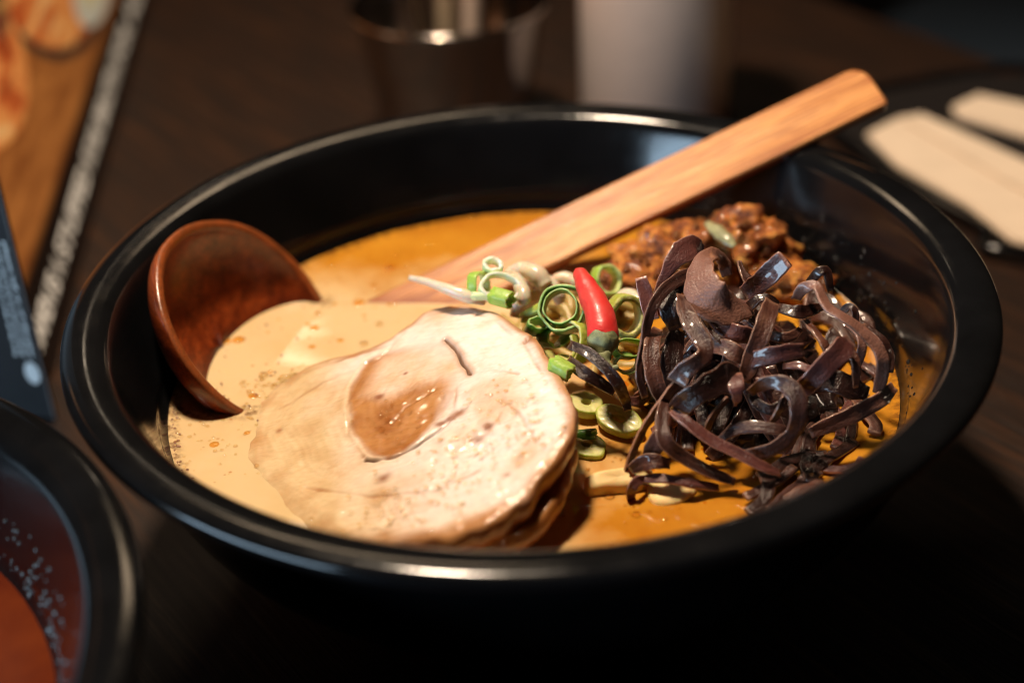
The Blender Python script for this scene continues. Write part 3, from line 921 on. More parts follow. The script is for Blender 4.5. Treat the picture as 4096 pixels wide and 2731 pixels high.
p1 = pork_slice('pork_slice', OUT, 0.0062, 0.0, True, 1)
def fat_beads():
    rnd = random.Random(17)
    sp = []
    while len(sp) < 280:
        cx, cy, _ = rnd.choice(BEAD_C); sd = 0.0058
        x, y = rnd.gauss(cx, sd), rnd.gauss(cy, sd)
        if in_poly(x, y, OUT): sp.append((x, y, PLANE[0] + PLANE[1] * x + PLANE[2] * y - 0.0004, rnd.uniform(0.0003, 0.0007)))
    beads('fat_beads', sp, MAT['oil'], p1, 0.30)
BEAD_C = [(-.0045,-.0342,.0680),(-.0107,-.0437,.0654),(-.0223,-.0616,.0606),(-.0328,-.0300,.0598),(-.0003,-.0516,.0680),(-.0356,-.0613,.0566),(-.0166,-.0528,.0630)]
fat_beads()
tag(p1, 'large pale round slice of braised pork with a cracked tan core', 'pork slice', 'braised pork slices')
OUT2 = [(.0074,-.0462,.0637),(.0072,-.0523,.0622),(.0057,-.0575,.0604),(.0025,-.0645,.0589),(-.0024,-.0698,.0570),(-.0089,-.0710,.0550),(-.0172,-.0682,.0527),(-.0267,-.0636,.0501),(-.0327,-.0560,.0499),(-.0330,-.0426,.0518),(-.0231,-.0318,.0556),(-.0078,-.0328,.0601),(.0020,-.0375,.0627)]
p2 = pork_slice('pork_slice', OUT2, 0.005, -0.0078, False, 9)
tag(p2, 'brown edged pork slice half hidden under the large pale slice', 'pork slice', 'braised pork slices')

# ------------------------------------------------------------------ wood ear mushroom strips
FACE = Vector((0.0, -0.80, 0.60))
MP = 0.0440e-3
def ribbon(pts, width, twist=(0, 0), mat='mush', thick=0.0011, curl=0.15, n=None, seed=0, taper=(1, 1), wave=0.14, up=None):
    face = Vector(up).normalized() if up else FACE
    path0 = [Vector(p) for p in pts]
    length = sum((a - b).length for a, b in zip(path0[:-1], path0[1:]))
    n = n or max(14, int(length / 0.0009))
    C = catmull(path0, n)
    prof = [(-1, 0.0), (-0.97, 0.55), (-0.85, 0.95), (-0.45, 1.0), (0, 1.0), (0.45, 1.0), (0.85, 0.95), (0.97, 0.55), (1, 0.0),
            (0.97, -0.55), (0.85, -0.95), (0.45, -1.0), (0, -1.0), (-0.45, -1.0), (-0.85, -0.95), (-0.97, -0.55)]
    m = len(prof)
    V, E, S, TX, TY = [], [], [], [], []
    wlist = width if isinstance(width, (list, tuple)) else [width, width]
    for i, p in enumerate(C):
        t = (C[min(i + 1, n - 1)] - C[max(i - 1, 0)]).normalized()
        w = t.cross(face)
        w = w.normalized() if w.length > 1e-4 else Vector((1, 0, 0))
        u = w.cross(t).normalized()
        s = i / (n - 1)
        ang = R(interp(list(twist), s)) + 0.22 * noise.noise(Vector((s * 3.1 + seed * 3.7, seed, 0)))
        w2 = w * math.cos(ang) + u * math.sin(ang); u2 = u * math.cos(ang) - w * math.sin(ang)
        hw = interp(wlist, s) * 0.5 * MP
        hw *= (taper[0] + (1 - taper[0]) * min(1, s * 7)) * (taper[1] + (1 - taper[1]) * min(1, (1 - s) * 7))
        hw *= 1 + wave * noise.noise(Vector((s * length * 420, seed * 5.1, 2)))
        cc = curl * (1 + 0.8 * noise.noise(Vector((s * 4, seed, 9))))
        for (a, b) in prof:
            ew = 0.06 * noise.noise(Vector((s * length * 900, 1 if a > 0 else -1, seed * 2.3))) * abs(a)
            rip = 0.00028 * noise.noise(Vector((s * length * 600, a * 1.5, seed + 4))) + cc * hw * (a * a)
            V.append(p + w2 * hw * (a + ew) + u2 * (b * thick * 0.5 + rip))
            E.append(1.0 if abs(a) > 0.9 else 0.0)
            S.append(1.0 if b < 0 else 0.0); TX.append(s * length); TY.append(a * hw + (0.01 if b < 0 else 0))
    F = grid_faces(n, m)
    F.append(tuple(range(m))[::-1]); F.append(tuple((n - 1) * m + j for j in range(m)))
    for i in (0, n - 1):
        for j in range(m): E[i * m + j] = 1.0
    o = mesh('mushroom_strip', V, F, MAT[mat], attrs={'edge': E, 'side': S, 'tx': TX, 'ty': TY})
    return o

GM = 'wood ear mushroom strips heaped on the broth'
STRIPS = [
 # label, points (photo-measured, in metres), width, twist, material
 ('broad velvety brown strip curled into a loop on top of the heap', [(.0479,-.0023,.0771),(.0468,-.0023,.0807),(.0439,-.0056,.0846),(.0406,-.0126,.0867),(.0392,-.0190,.0853),(.0407,-.0232,.0832),(.0442,-.0241,.0810),(.0483,-.0215,.0788),(.0520,-.0137,.0754)], [60,80,95,120,190,225,190,120,60], (10,-25,-40,-20,10,0), 'mush_pale'),
 ('short pebbled strip pointing up right behind the looped strip', [(.0505,-.0127,.0778),(.0530,-.0142,.0809),(.0559,-.0151,.0844),(.0591,-.0156,.0882)], [90,110,115,105], (0,10), 'mush_plum'),
 ('small pointed flap standing beside the looped strip', [(.0500,-.0061,.0828),(.0503,-.0084,.0817),(.0513,-.0110,.0805),(.0531,-.0116,.0784)], [22,40,60,60], (30,20), 'mush'),
 ('dark wide strip bending over at the back top of the heap', [(.0420,-.0012,.0828),(.0397,-.0029,.0857),(.0366,-.0060,.0859),(.0341,-.0082,.0847),(.0319,-.0102,.0817),(.0298,-.0127,.0785)], [100,130,125,90,60,45], (-30,0,20), 'mush_plum'),
 ('long pale edged strip arching down the left side of the heap', [(.0400,-.0095,.0825),(.0350,-.0144,.0836),(.0309,-.0185,.0832),(.0279,-.0222,.0811),(.0264,-.0242,.0780),(.0255,-.0265,.0748),(.0243,-.0292,.0714),(.0239,-.0315,.0682),(.0251,-.0329,.0638)], [70,75,62,58,55,50,45,42,40], (-10,15,35,10), 'mush'),
 ('stubby pebbled strip with a cut end beside the red chili', [(.0263,-.0112,.0828),(.0271,-.0132,.0800),(.0278,-.0151,.0772),(.0283,-.0169,.0745)], [62,78,82,80], (0,0), 'mush_plum'),
 ('dark glossy hood shaped strip left of the looped strip', [(.0393,-.0117,.0795),(.0353,-.0138,.0820),(.0325,-.0160,.0808),(.0320,-.0202,.0786),(.0333,-.0212,.0744)], [60,100,125,110,70], (10,-20,-10), 'mush_dark'),
 ('ridged brown strip running down the centre of the heap', [(.0348,-.0184,.0815),(.0349,-.0256,.0816),(.0360,-.0308,.0807),(.0377,-.0343,.0788),(.0378,-.0371,.0772),(.0354,-.0388,.0761),(.0330,-.0388,.0740),(.0316,-.0396,.0715)], [50,85,95,90,85,85,95,110], (15,-10,20,-20), 'mush'),
 ('flat light brown strip hanging upright at the left of the heap', [(.0292,-.0209,.0742),(.0273,-.0271,.0746),(.0267,-.0318,.0720),(.0273,-.0345,.0685),(.0288,-.0355,.0643),(.0299,-.0345,.0612)], [55,85,92,90,70,40], (-10,10,0), 'mush'),
 ('wide dark wet strip hanging behind the ridged strip', [(.0345,-.0180,.0724),(.0327,-.0236,.0712),(.0315,-.0283,.0685),(.0316,-.0315,.0649),(.0323,-.0328,.0623)], [85,115,125,110,80], (15,0), 'mush_dark'),
 ('thin strip with a beaded light edge slanting to the lower left', [(.0323,-.0366,.0714),(.0307,-.0387,.0701),(.0282,-.0399,.0673),(.0256,-.0415,.0644),(.0232,-.0432,.0614),(.0211,-.0455,.0580),(.0198,-.0463,.0538),(.0194,-.0470,.0514)], [55,60,60,56,54,50,46,40], (45,50,40), 'mush'),
 ('big glossy strip with a bright tip in front of the heap', [(.0454,-.0367,.0702),(.0426,-.0395,.0722),(.0391,-.0418,.0725),(.0351,-.0436,.0712),(.0322,-.0427,.0678),(.0306,-.0402,.0636)], [110,165,135,115,110,90], (0,15,-5), 'mush_dark'),
 ('pointed glossy spur hanging under the big glossy strip', [(.0443,-.0374,.0716),(.0443,-.0415,.0711),(.0445,-.0422,.0688),(.0443,-.0409,.0658)], [95,80,50,16], (0,0), 'mush_plum'),
 ('amber brown strip lit from above right of the centre', [(.0553,-.0206,.0796),(.0531,-.0270,.0799),(.0512,-.0308,.0777),(.0494,-.0329,.0745),(.0480,-.0350,.0713),(.0470,-.0361,.0687)], [80,95,100,92,85,60], (0,10,-15), 'mush'),
 ('dark shiny strip bending under the looped strip', [(.0506,-.0194,.0781),(.0525,-.0196,.0800),(.0549,-.0197,.0801),(.0574,-.0180,.0773)], [55,55,60,50], (30,40), 'mush_dark'),
 ('shiny crosswise strip below the looped strip', [(.0411,-.0199,.0755),(.0435,-.0255,.0764),(.0464,-.0285,.0768),(.0494,-.0279,.0754),(.0515,-.0263,.0726)], [50,85,95,85,50], (0,-20), 'mush_plum'),
 ('short brown strip lying crosswise at the centre of the heap', [(.0407,-.0294,.0741),(.0433,-.0315,.0749),(.0458,-.0333,.0741),(.0478,-.0311,.0716)], [65,90,92,60], (10,0), 'mush'),
 ('narrow dark strip running beside the ridged strip', [(.0396,-.0180,.0763),(.0399,-.0243,.0768),(.0416,-.0292,.0762),(.0455,-.0299,.0741),(.0486,-.0284,.0713)], [28,40,42,40,30], (30,20), 'mush_dark'),
 ('long pale strip arching down the right side of the heap', [(.0613,-.0184,.0792),(.0626,-.0197,.0824),(.0652,-.0212,.0837),(.0660,-.0241,.0822),(.0671,-.0267,.0809),(.0698,-.0290,.0798),(.0733,-.0302,.0774),(.0766,-.0323,.0745),(.0781,-.0345,.0714),(.0780,-.0352,.0672),(.0775,-.0352,.0634)], [55,65,60,62,68,72,70,72,78,74,55], (-20,30,40,20,0), 'mush_pale'),
 ('dark plum strip lying behind the long right hand strip', [(.0569,-.0203,.0780),(.0603,-.0234,.0785),(.0635,-.0218,.0776),(.0670,-.0194,.0771)], [50,75,70,45], (20,0), 'mush_dark'),
 ('horizontal strip with a pink cut end near the centre', [(.0463,-.0319,.0711),(.0503,-.0345,.0736),(.0548,-.0354,.0753),(.0602,-.0336,.0747)], [75,90,88,70], (10,-10), 'mush_plum'),
 ('thin curved strip below the dark plum strip', [(.0538,-.0243,.0738),(.0563,-.0272,.0743),(.0591,-.0271,.0745),(.0614,-.0242,.0742)], [45,60,55,35], (-20,10), 'mush'),
 ('narrow glinting strip dropping down right of the centre', [(.0624,-.0221,.0755),(.0643,-.0268,.0749),(.0659,-.0302,.0732),(.0671,-.0303,.0694)], [38,48,50,40], (40,30), 'mush'),
 ('thick strip with a pinkish tip leaning right over the broth', [(.0702,-.0343,.0768),(.0678,-.0376,.0767),(.0645,-.0401,.0751),(.0616,-.0410,.0724),(.0592,-.0403,.0689),(.0581,-.0390,.0658)], [70,125,115,105,100,85], (0,15,10), 'mush_plum'),
 ('thin strip hanging down from behind the pinkish tip', [(.0703,-.0324,.0741),(.0716,-.0351,.0726),(.0719,-.0366,.0699),(.0719,-.0366,.0661)], [55,55,45,30], (20,10), 'mush'),
 ('narrow bluish strip behind the pinkish tipped strip', [(.0728,-.0227,.0738),(.0742,-.0264,.0738),(.0746,-.0290,.0724),(.0739,-.0305,.0696),(.0727,-.0316,.0671)], [40,45,50,48,40], (20,0), 'mush_pale'),
 ('brown strip tucked behind the long right hand strip', [(.0764,-.0214,.0728),(.0793,-.0263,.0723),(.0813,-.0285,.0693),(.0807,-.0312,.0659)], [40,45,50,45], (40,20), 'mush'),
 ('large bent loop of strip at the near side of the heap', [(.0480,-.0384,.0674),(.0511,-.0398,.0706),(.0549,-.0420,.0714),(.0571,-.0451,.0697),(.0571,-.0474,.0664),(.0559,-.0479,.0622),(.0519,-.0490,.0594),(.0475,-.0484,.0576),(.0439,-.0469,.0565)], [50,70,85,100,92,82,78,70,40], (-30,0,20,0), 'mush'),
 ('dark strip lying inside the bent near loop', [(.0486,-.0359,.0652),(.0499,-.0382,.0639),(.0530,-.0397,.0632),(.0564,-.0381,.0643),(.0582,-.0364,.0654)], [40,60,65,60,45], (0,0), 'mush_dark'),
 ('short twisted strip standing inside the bent near loop', [(.0558,-.0396,.0672),(.0544,-.0417,.0659),(.0533,-.0423,.0636),(.0523,-.0422,.0617)], [40,48,45,30], (30,40), 'mush'),
 ('curved strip crossing below the bent near loop', [(.0402,-.0451,.0593),(.0437,-.0446,.0616),(.0481,-.0457,.0631),(.0530,-.0468,.0627),(.0565,-.0451,.0602)], [40,60,66,60,45], (20,10), 'mush'),
 ('long strip trailing from the centre towards the near rim', [(.0299,-.0423,.0660),(.0329,-.0464,.0656),(.0373,-.0485,.0626),(.0429,-.0504,.0599),(.0484,-.0522,.0572),(.0529,-.0514,.0542)], [50,66,62,60,58,40], (40,20,30), 'mush_plum'),
 ('blurred long strip bending down to the near rim', [(.0288,-.0400,.0673),(.0274,-.0460,.0655),(.0279,-.0498,.0632),(.0317,-.0503,.0593),(.0371,-.0509,.0555),(.0430,-.0509,.0522)], [60,72,75,70,66,45], (20,0,20), 'mush'),
 ('short wide strip at the lower left of the heap', [(.0245,-.0462,.0559),(.0256,-.0466,.0594),(.0277,-.0454,.0622),(.0290,-.0437,.0633)], [70,95,95,60], (0,10), 'mush'),
 ('rounded strip lying flat at the lower left of the heap', [(.0203,-.0477,.0548),(.0228,-.0480,.0565),(.0257,-.0493,.0577),(.0289,-.0487,.0564)], [50,80,82,55], (-10,10), 'mush'),
 ('strip end dipping into the yellow oil by the near rim', [(.0242,-.0490,.0523),(.0216,-.0514,.0543),(.0201,-.0530,.0532),(.0201,-.0517,.0486)], [45,55,58,45], (0,20), 'mush_plum'),
 ('low strip running along the near rim of the bowl', [(.0226,-.0499,.0535),(.0270,-.0514,.0546),(.0330,-.0529,.0540),(.0394,-.0517,.0514)], [40,52,52,40], (20,20), 'mush_plum'),
 ('thin golden edged strip curving into the broth', [(.0433,-.0363,.0647),(.0406,-.0387,.0631),(.0388,-.0397,.0606),(.0379,-.0395,.0569)], [40,46,44,30], (50,40), 'mush'),
 ('dull brown strip sunk along the right bowl wall', [(.0815,-.0329,.0631),(.0779,-.0368,.0626),(.0726,-.0389,.0610),(.0667,-.0408,.0596),(.0613,-.0410,.0573)], [60,85,90,85,60], (10,10), 'mush'),
 ('wet flat strip sunk at the right under the pink tipped strip', [(.0629,-.0311,.0631),(.0671,-.0317,.0649),(.0712,-.0334,.0641),(.0756,-.0339,.0622)], [90,125,125,80], (0,0), 'mush_dark'),
 ('black tubular strip under the chili stalk', [(.0089,-.0225,.0723),(.0126,-.0262,.0724),(.0162,-.0298,.0706),(.0190,-.0322,.0675),(.0208,-.0317,.0623),(.0213,-.0324,.0601)], [50,60,64,64,56,40], (10,0), 'mush_dark'),
 ('black folded strip below the chili beside the pork', [(.0084,-.0244,.0694),(.0115,-.0291,.0689),(.0153,-.0303,.0665),(.0182,-.0295,.0634)], [55,70,66,45], (0,10), 'mush_dark'),
 ('dark blurred strip standing against the bowl wall at the back', [(.0658,-.0116,.0791),(.0674,-.0127,.0824),(.0693,-.0125,.0826),(.0698,-.0139,.0801),(.0702,-.0143,.0780)], [50,55,50,45,35], (20,0), 'mush_dark'),
 ('small dark strip poking out by the right bowl wall', [(.0712,-.0188,.0739),(.0736,-.0184,.0761),(.0748,-.0196,.0756),(.0751,-.0204,.0732)], [35,42,42,35], (20,0), 'mush_dark'),
 ('thin pink tinged strip lying under the pink tipped strip', [(.0567,-.0306,.0686),(.0599,-.0323,.0697),(.0628,-.0340,.0690),(.0657,-.0340,.0672)], [35,44,44,35], (20,10), 'mush_plum'),
]
for i, (lab, pts, w, tw, mt) in enumerate(STRIPS):
    o = ribbon(pts, w, tw, mt, seed=i + 1, thick=0.0010 if i == 0 else 0.0008, curl=0.22 if i % 3 else 0.05)
    tag(o, lab, 'mushroom strip', GM)

def filler():
    rnd = random.Random(77)
    c0 = Vector((0.0475, -0.014, 0))
    for i in range(78):
        a = rnd.uniform(0, 6.283); q0 = rnd.uniform(0.0, 0.55); q1 = min(1.05, q0 + rnd.uniform(0.4, 0.75)); drift = rnd.uniform(-0.9, 0.9)
        off = rnd.uniform(-0.0035, 0.0012)
        pts = []
        for k in range(6):
            t = k / 5
            q = q0 + (q1 - q0) * t; aa = a + drift * t
            z = 0.0500 + 0.0215 * max(0, 1 - q ** 1.6) + off * (1 - t) + 0.0012 * math.sin(t * 5 + i)
            pts.append((c0.x + 0.0235 * q * math.cos(aa), c0.y + 0.0255 * q * math.sin(aa), max(0.0494, z)))
        o = ribbon(pts, rnd.uniform(35, 80), (rnd.uniform(-25, 25), rnd.uniform(-25, 25)), rnd.choice(('mush_dark', 'mush', 'mush', 'mush_plum')), seed=100 + i, n=22, curl=rnd.uniform(-0.1, 0.3))
        tag(o, 'dark mushroom strip buried in the tangle of the heap', 'mushroom strip', 'mushroom strips buried inside the heap')
filler()
def heap_core():  # added dark blob that keeps light and bright broth from showing between strips
    rnd = random.Random(3)
    bm = bmesh.new()
    bmesh.ops.create_icosphere(bm, subdivisions=5, radius=1.0)
    for v in bm.verts:
        d = v.co.normalized()
        w = noise.noise(Vector((d.x * 3, d.y * 3, d.z * 3))); r = abs(noise.noise(Vector((d.x * 7 + 3 * w, d.y * 7, d.z * 7))))
        k = 1 + 0.10 * w - 0.22 * (1 - r) ** 4
        v.co = Vector((0.0500 + d.x * 0.0265 * k, -0.0090 + d.y * 0.0300 * k, 0.0490 + 0.0135 * k * (1 - min(1.0, math.hypot(d.x, d.y)) ** 5 if d.z > 0 else -0.1)))
    me = bpy.data.meshes.new('heap_light_blocker'); bm.to_mesh(me); bm.free()
    for p in me.polygons: p.use_smooth = True
    for nm in ('edge', 'side', 'tx', 'ty'): me.attributes.new(nm, 'FLOAT', 'POINT')
    o = link('heap_light_blocker', me, MAT['mush_dark'])
    tag(o, 'added dark blob inside the heap blocking light between the strips', 'light blocker', kind='stuff')
heap_core()
def low_strips():
    rnd = random.Random(5)
    for i in range(30):
        a0 = R(rnd.uniform(-4, 42)); r0 = rnd.uniform(0.060, 0.083)
        if i % 2 == 0: a0 = R(rnd.uniform(5, 26)); r0 = rnd.uniform(0.076, 0.085)
        L = rnd.uniform(0.010, 0.018); skew = rnd.uniform(-0.7, 0.7)
        pts = []
        for k in range(5):
            t = k / 4 - 0.5
            r = min(0.0868, r0 + L * t * math.sin(skew)); a = a0 + L * t * math.cos(skew) / r0
            pts.append((r * math.cos(a), r * math.sin(a), 0.0512 + rnd.uniform(0, 0.0010) + 0.003 * (0.25 - t * t) * 4))
        o = ribbon(pts, rnd.uniform(55, 90), (rnd.uniform(-20, 20), rnd.uniform(-20, 20)), rnd.choice(('mush_dark', 'mush_dark', 'mush')), seed=300 + i, n=18)
        tag(o, 'dark wet mushroom strip afloat between heap and right bowl wall', 'mushroom strip', 'mushroom strips afloat by the right wall')
low_strips()
def flat_strips():
    rnd = random.Random(41)
    FL = [(0.070, -0.022), (0.076, -0.012), (0.064, -0.034), (0.058, -0.044), (0.050, -0.052), (0.072, -0.030), (0.066, -0.044), (0.056, -0.056), (0.078, -0.022), (0.079, -0.003)]
    for i, (cx, cy) in enumerate(FL * 2):
        cx += rnd.gauss(0, 0.002); cy += rnd.gauss(0, 0.002)
        a0 = math.atan2(cy, cx) + math.pi / 2 + rnd.gauss(0, 0.45); L = rnd.uniform(0.014, 0.024); bend = rnd.uniform(-0.8, 0.8)
        pts = []
        for k in range(6):
            t = k / 5 - 0.5; aa = a0 + bend * t
            x, y = cx + L * t * math.cos(aa), cy + L * t * math.sin(aa)
            q = math.hypot(x, y)
            if q > 0.085: x *= 0.085 / q; y *= 0.085 / q
            pts.append((x, y, 0.0506 + 0.0003 * (i % 5) + 0.0005 * math.sin(k + i)))
        o = ribbon(pts, rnd.uniform(45, 85), (0, 0), rnd.choice(('mush_dark', 'mush', 'mush_plum')), seed=500 + i, n=22, curl=0.06, up=(0.1, -0.25, 1))
        tag(o, 'flat brown mushroom strip lying on the broth along the near right wall', 'mushroom strip', 'mushroom strips lying on the broth')
flat_strips()

# ------------------------------------------------------------------ red chili
chili = empty('red_chili', [(.0177,-.0067,.0660)][0])
tag(chili, 'small red chili standing beside the mushroom heap, stalk end down', 'chili')
SP = 0.0234e-3
tube('chili_body', [(.0121,.0009,.0790),(.0129,-.0020,.0790),(.0141,-.0062,.0780),(.0155,-.0105,.0765),(.0165,-.0152,.0750),(.0167,-.0188,.0730),(.0166,-.0208,.0710),(.0165,-.0211,.0700)], [20*SP, 80*SP, 112*SP, 138*SP, 152*SP, 156*SP, 144*SP, 80*SP], MAT['chili'], chili, seg=36, n=90, wob=0.06, seed=3)
tube('stalk', [(.0167,-.0216,.0715),(.0167,-.0240,.0700),(.0171,-.0262,.0690),(.0183,-.0272,.0685),(.0196,-.0271,.0685)], [110*SP, 75*SP, 38*SP, 32*SP, 28*SP], MAT['calyx'], chili, seg=16, n=24, wob=0.25, seed=4)
def calyx():
    V, F = [], []
    pts = catmull([(.0167,-.0198,.0726),(.0166,-.0211,.0718),(.0166,-.0228,.0708),(.0166,-.0245,.0698)], 8)
    seg = 30
    for i, p in enumerate(pts):
        t = (pts[min(i + 1, 7)] - pts[max(i - 1, 0)]).normalized()
        w = t.cross(FACE).normalized(); u = w.cross(t)
        for j in range(seg):
            a = 2 * math.pi * j / seg
            r = SP * interp([158, 158, 142, 95, 48], i / 7)
            lobe = 0.5 + 0.5 * math.cos(a * 5 + 1.2)
            q = p + t * (0.0009 * (1 - lobe) * (1 - i / 7))
            V.append(q + (w * math.cos(a) + u * math.sin(a)) * (r + 0.00015 * noise.noise(Vector((a * 3, i, 2)))))
    F = grid_faces(8, seg)
    mesh('calyx', V, F, MAT['calyx'], chili)
calyx()

# ------------------------------------------------------------------ scallions
def ring(center, axis, r, wall, length, mat, label, layers=1, squash=1.0, open_arc=0.0, seed=0, up=None, cat='scallion ring', name='scallion_ring', spin=0.0, group='chopped scallion pieces'):
    ax = Vector(axis).normalized()
    w = ax.cross(Vector(up) if up else Vector((0.2, 0.1, 1))).normalized(); u = w.cross(ax)
    w, u = w * math.cos(spin) + u * math.sin(spin), u * math.cos(spin) - w * math.sin(spin)
    V, F, A = [], [], []
    C = Vector(center); r *= 1.2; wall *= 0.95; length *= 1.1
    for ly in range(layers):
        ro = r * (1 - 0.27 * ly); off = Vector((0, 0, 0)) + w * r * 0.10 * ly
        wl = wall * (1 if ly == 0 else 0.7)
        seg = 44
        prof = [(ro, -0.5, 1.0), (ro * 1.01, -0.2, 1.0), (ro * 1.01, 0.2, 1.0), (ro, 0.46, 1.0), (ro - wl * 0.15, 0.5, 0.6), (ro - wl * 0.85, 0.5, 0.35), (ro - wl, 0.46, 0.0), (ro - wl, -0.46, 0.0), (ro - wl * 0.85, -0.5, 0.35), (ro - wl * 0.15, -0.5, 0.6)]
        base = len(V); m = len(prof); span = 2 * math.pi - open_arc
        cnt = seg if open_arc == 0 else seg + 1
        for j in range(cnt):
            a = span * j / seg
            k = 1 + 0.10 * noise.noise(Vector((math.cos(a) * 1.5 + seed, math.sin(a) * 1.5, ly))) + 0.03 * noise.noise(Vector((math.cos(a) * 5 + seed, math.sin(a) * 5, ly + 3)))
            hz = 0.16 * noise.noise(Vector((math.cos(a) * 2, math.sin(a) * 2, seed + 8)))
            for (pr, ph, pa) in prof:
                V.append(C + off + (w * math.cos(a) + u * math.sin(a) * squash) * pr * k + ax * length * (ph + hz)); A.append(pa)
        for j in range(seg):
            jn = (j + 1) % cnt
            for q in range(m):
                qn = (q + 1) % m
                F.append((base + j * m + q, base + j * m + qn, base + jn * m + qn, base + jn * m + q))
        if open_arc:
            F.append(tuple(base + q for q in range(m))); F.append(tuple(base + seg * m + q for q in range(m))[::-1])
    o = mesh(name, V, F, MAT[mat], attrs={'outer': A})
    tag(o, label, cat, group)
    return o

TC = Vector((-0.02, -0.80, 0.58))
ring([(.0084,-.0053,.0720)][0], TC + Vector((-0.15, 0.1, 0.1)), 0.0049, 0.0007, 0.0036, 'sc_dark', 'dark green scallion ring facing out, left of the chili', layers=2, seed=1)
ring([(-.0065,.0061,.0720)][0], TC + Vector((0.25, 0.2, 0.3)), 0.0043, 0.0010, 0.0024, 'sc_pale', 'pale translucent scallion ring on top behind the pork', seed=2, squash=0.8)
ring([(-.0118,.0090,.0715)][0], (0.8, -0.5, 0.25), 0.0030, 0.0007, 0.0024, 'sc_mid', 'light green scallion ring left of the pale ring', seed=3)
ring([(-.0063,.0023,.0715)][0], (0.80, -0.55, 0.0), 0.0019, 0.0006, 0.0048, 'sc_mid', 'short green scallion tube on the upper pork edge', seed=4, cat='scallion tube', name='scallion_tube')
ring([(-.0114,.0038,.0715)][0], (0.95, -0.2, 0.05), 0.0009, 0.0006, 0.0040, 'sc_pale', 'tiny white scallion shaving on the upper pork edge', seed=5, cat='scallion piece', name='scallion_piece')
ring([(.0232,-.0053,.0690)][0], TC + Vector((0.35, 0.1, -0.3)), 0.0042, 0.0016, 0.0034, 'sc_olive', 'olive scallion slice just right of the chili', seed=6, squash=1.1)
ring([(.0103,-.0110,.0660)][0], (-0.8, -0.45, 0.45), 0.0042, 0.0008, 0.0030, 'sc_olive', 'yellow green scallion curl under the dark ring', seed=7, open_arc=2.2, spin=1.0)
ring([(.0077,-.0113,.0650)][0], (-0.55, -0.7, 0.5), 0.0036, 0.0008, 0.0028, 'sc_olive', 'second yellow green scallion curl beside the pork edge', seed=8, open_arc=2.6, spin=2.0)
ring([(.0020,-.0047,.0670)][0], (0.2, -0.5, 0.8), 0.0024, 0.0007, 0.0040, 'sc_dark', 'dark green scallion piece at the upper right pork edge', seed=9, squash=0.6, cat='scallion piece', name='scallion_piece')
ring([(.0060,-.0046,.0640)][0], (0.6, -0.6, 0.3), 0.0034, 0.0008, 0.0036, 'sc_dark', 'dark green scallion piece tucked under the dark ring', seed=10, squash=0.7, cat='scallion piece', name='scallion_piece')
ring([(.0066,-.0286,.0700)][0], (0.74, -0.55, -0.25), 0.0018, 0.0006, 0.0046, 'sc_mid', 'bright green scallion tube stuck to the right pork edge', seed=11, cat='scallion tube', name='scallion_tube')
ring([(.0124,-.0188,.0530)][0], (0.15, -0.15, 1), 0.0034, 0.0030, 0.0020, 'sc_olive', 'pale scallion slice floating between pork and mushrooms', seed=12, squash=0.9)
ring([(.0198,-.0261,.0530)][0], (-0.1, -0.3, 1), 0.0050, 0.0044, 0.0020, 'sc_olive', 'long oval scallion slice floating in front of the black strips', seed=13, squash=0.62)
ring([(.0231,-.0153,.0660)][0], (0.3, -0.6, 0.6), 0.0036, 0.0008, 0.0030, 'sc_dark', 'dark green scallion ring right of the chili stalk', seed=14, squash=0.55)
ring([(.0223,-.0168,.0630)][0], (0.1, -0.8, 0.3), 0.0026, 0.0007, 0.0032, 'sc_dark', 'dark green scallion piece below the chili stalk', seed=15, squash=0.8, cat='scallion piece', name='scallion_piece')
ring([(.0113,-.0299,.0520)][0], (0.9, -0.2, 0.2), 0.0012, 0.0007, 0.0050, 'sc_dark', 'sunken dark green scallion sliver beside the pork edge', seed=16, cat='scallion piece', name='scallion_piece')
ring([(.0114,-.0329,.0510)][0], (0.05, -0.1, 1), 0.0044, 0.0041, 0.0016, 'sc_olive', 'pale scallion slice half sunk beside the pork edge', seed=17, squash=0.7)
ring([(.0206,.0212,.0640)][0], (0.5, -0.6, 0.5), 0.0034, 0.0009, 0.0034, 'sc_mid', 'light green scallion ring behind the chili', seed=18)
ring([(-.0081,.0120,.0750)][0], (0.1, -0.5, 0.85), 0.0022, 0.0011, 0.0026, 'sc_pale', 'white and green scallion crumb on top of the pale ring', seed=19, squash=0.8, cat='scallion piece', name='scallion_piece')
ring([(.0015,.0039,.0660)][0], (0.75, -0.3, 0.6), 0.0013, 0.0007, 0.0062, 'sc_olive', 'yellow scallion stick behind the upper right pork edge', seed=20, cat='scallion piece', name='scallion_piece')

# ------------------------------------------------------------------ bean sprouts and noodles under the toppings
def sprout(pts, radii, mat, label, cat='bean sprout', name='bean_sprout', seed=0, group='bean sprouts in the bowl'):
    o = tube(name, pts, radii, MAT[mat], seg=14, n=30, wob=0.12, seed=seed)
    tag(o, label, cat, group)
sprout([(-.0292,.0175,.0700),(-.0243,.0129,.0710),(-.0183,.0079,.0710),(-.0143,.0062,.0700),(-.0109,.0076,.0680)], [0.0007, 0.0010, 0.0015, 0.0017, 0.0013], 'white', 'bean sprout sticking out left over the ladle handle', seed=1)
sprout([(-.0046,.0173,.0700),(-.0025,.0123,.0710),(-.0013,.0074,.0710),(-.0009,.0043,.0700),(-.0017,.0050,.0680)], [0.0010, 0.0016, 0.0019, 0.0018, 0.0010], 'white', 'fat white bean sprout bending down behind the pale ring', seed=2)
sprout([(-.0041,.0186,.0690),(-.0007,.0184,.0700),(.0026,.0155,.0700),(.0051,.0129,.0680)], [0.0016, 0.0024, 0.0026, 0.0020], 'white', 'thick translucent bean sprout arching behind the toppings', seed=3)
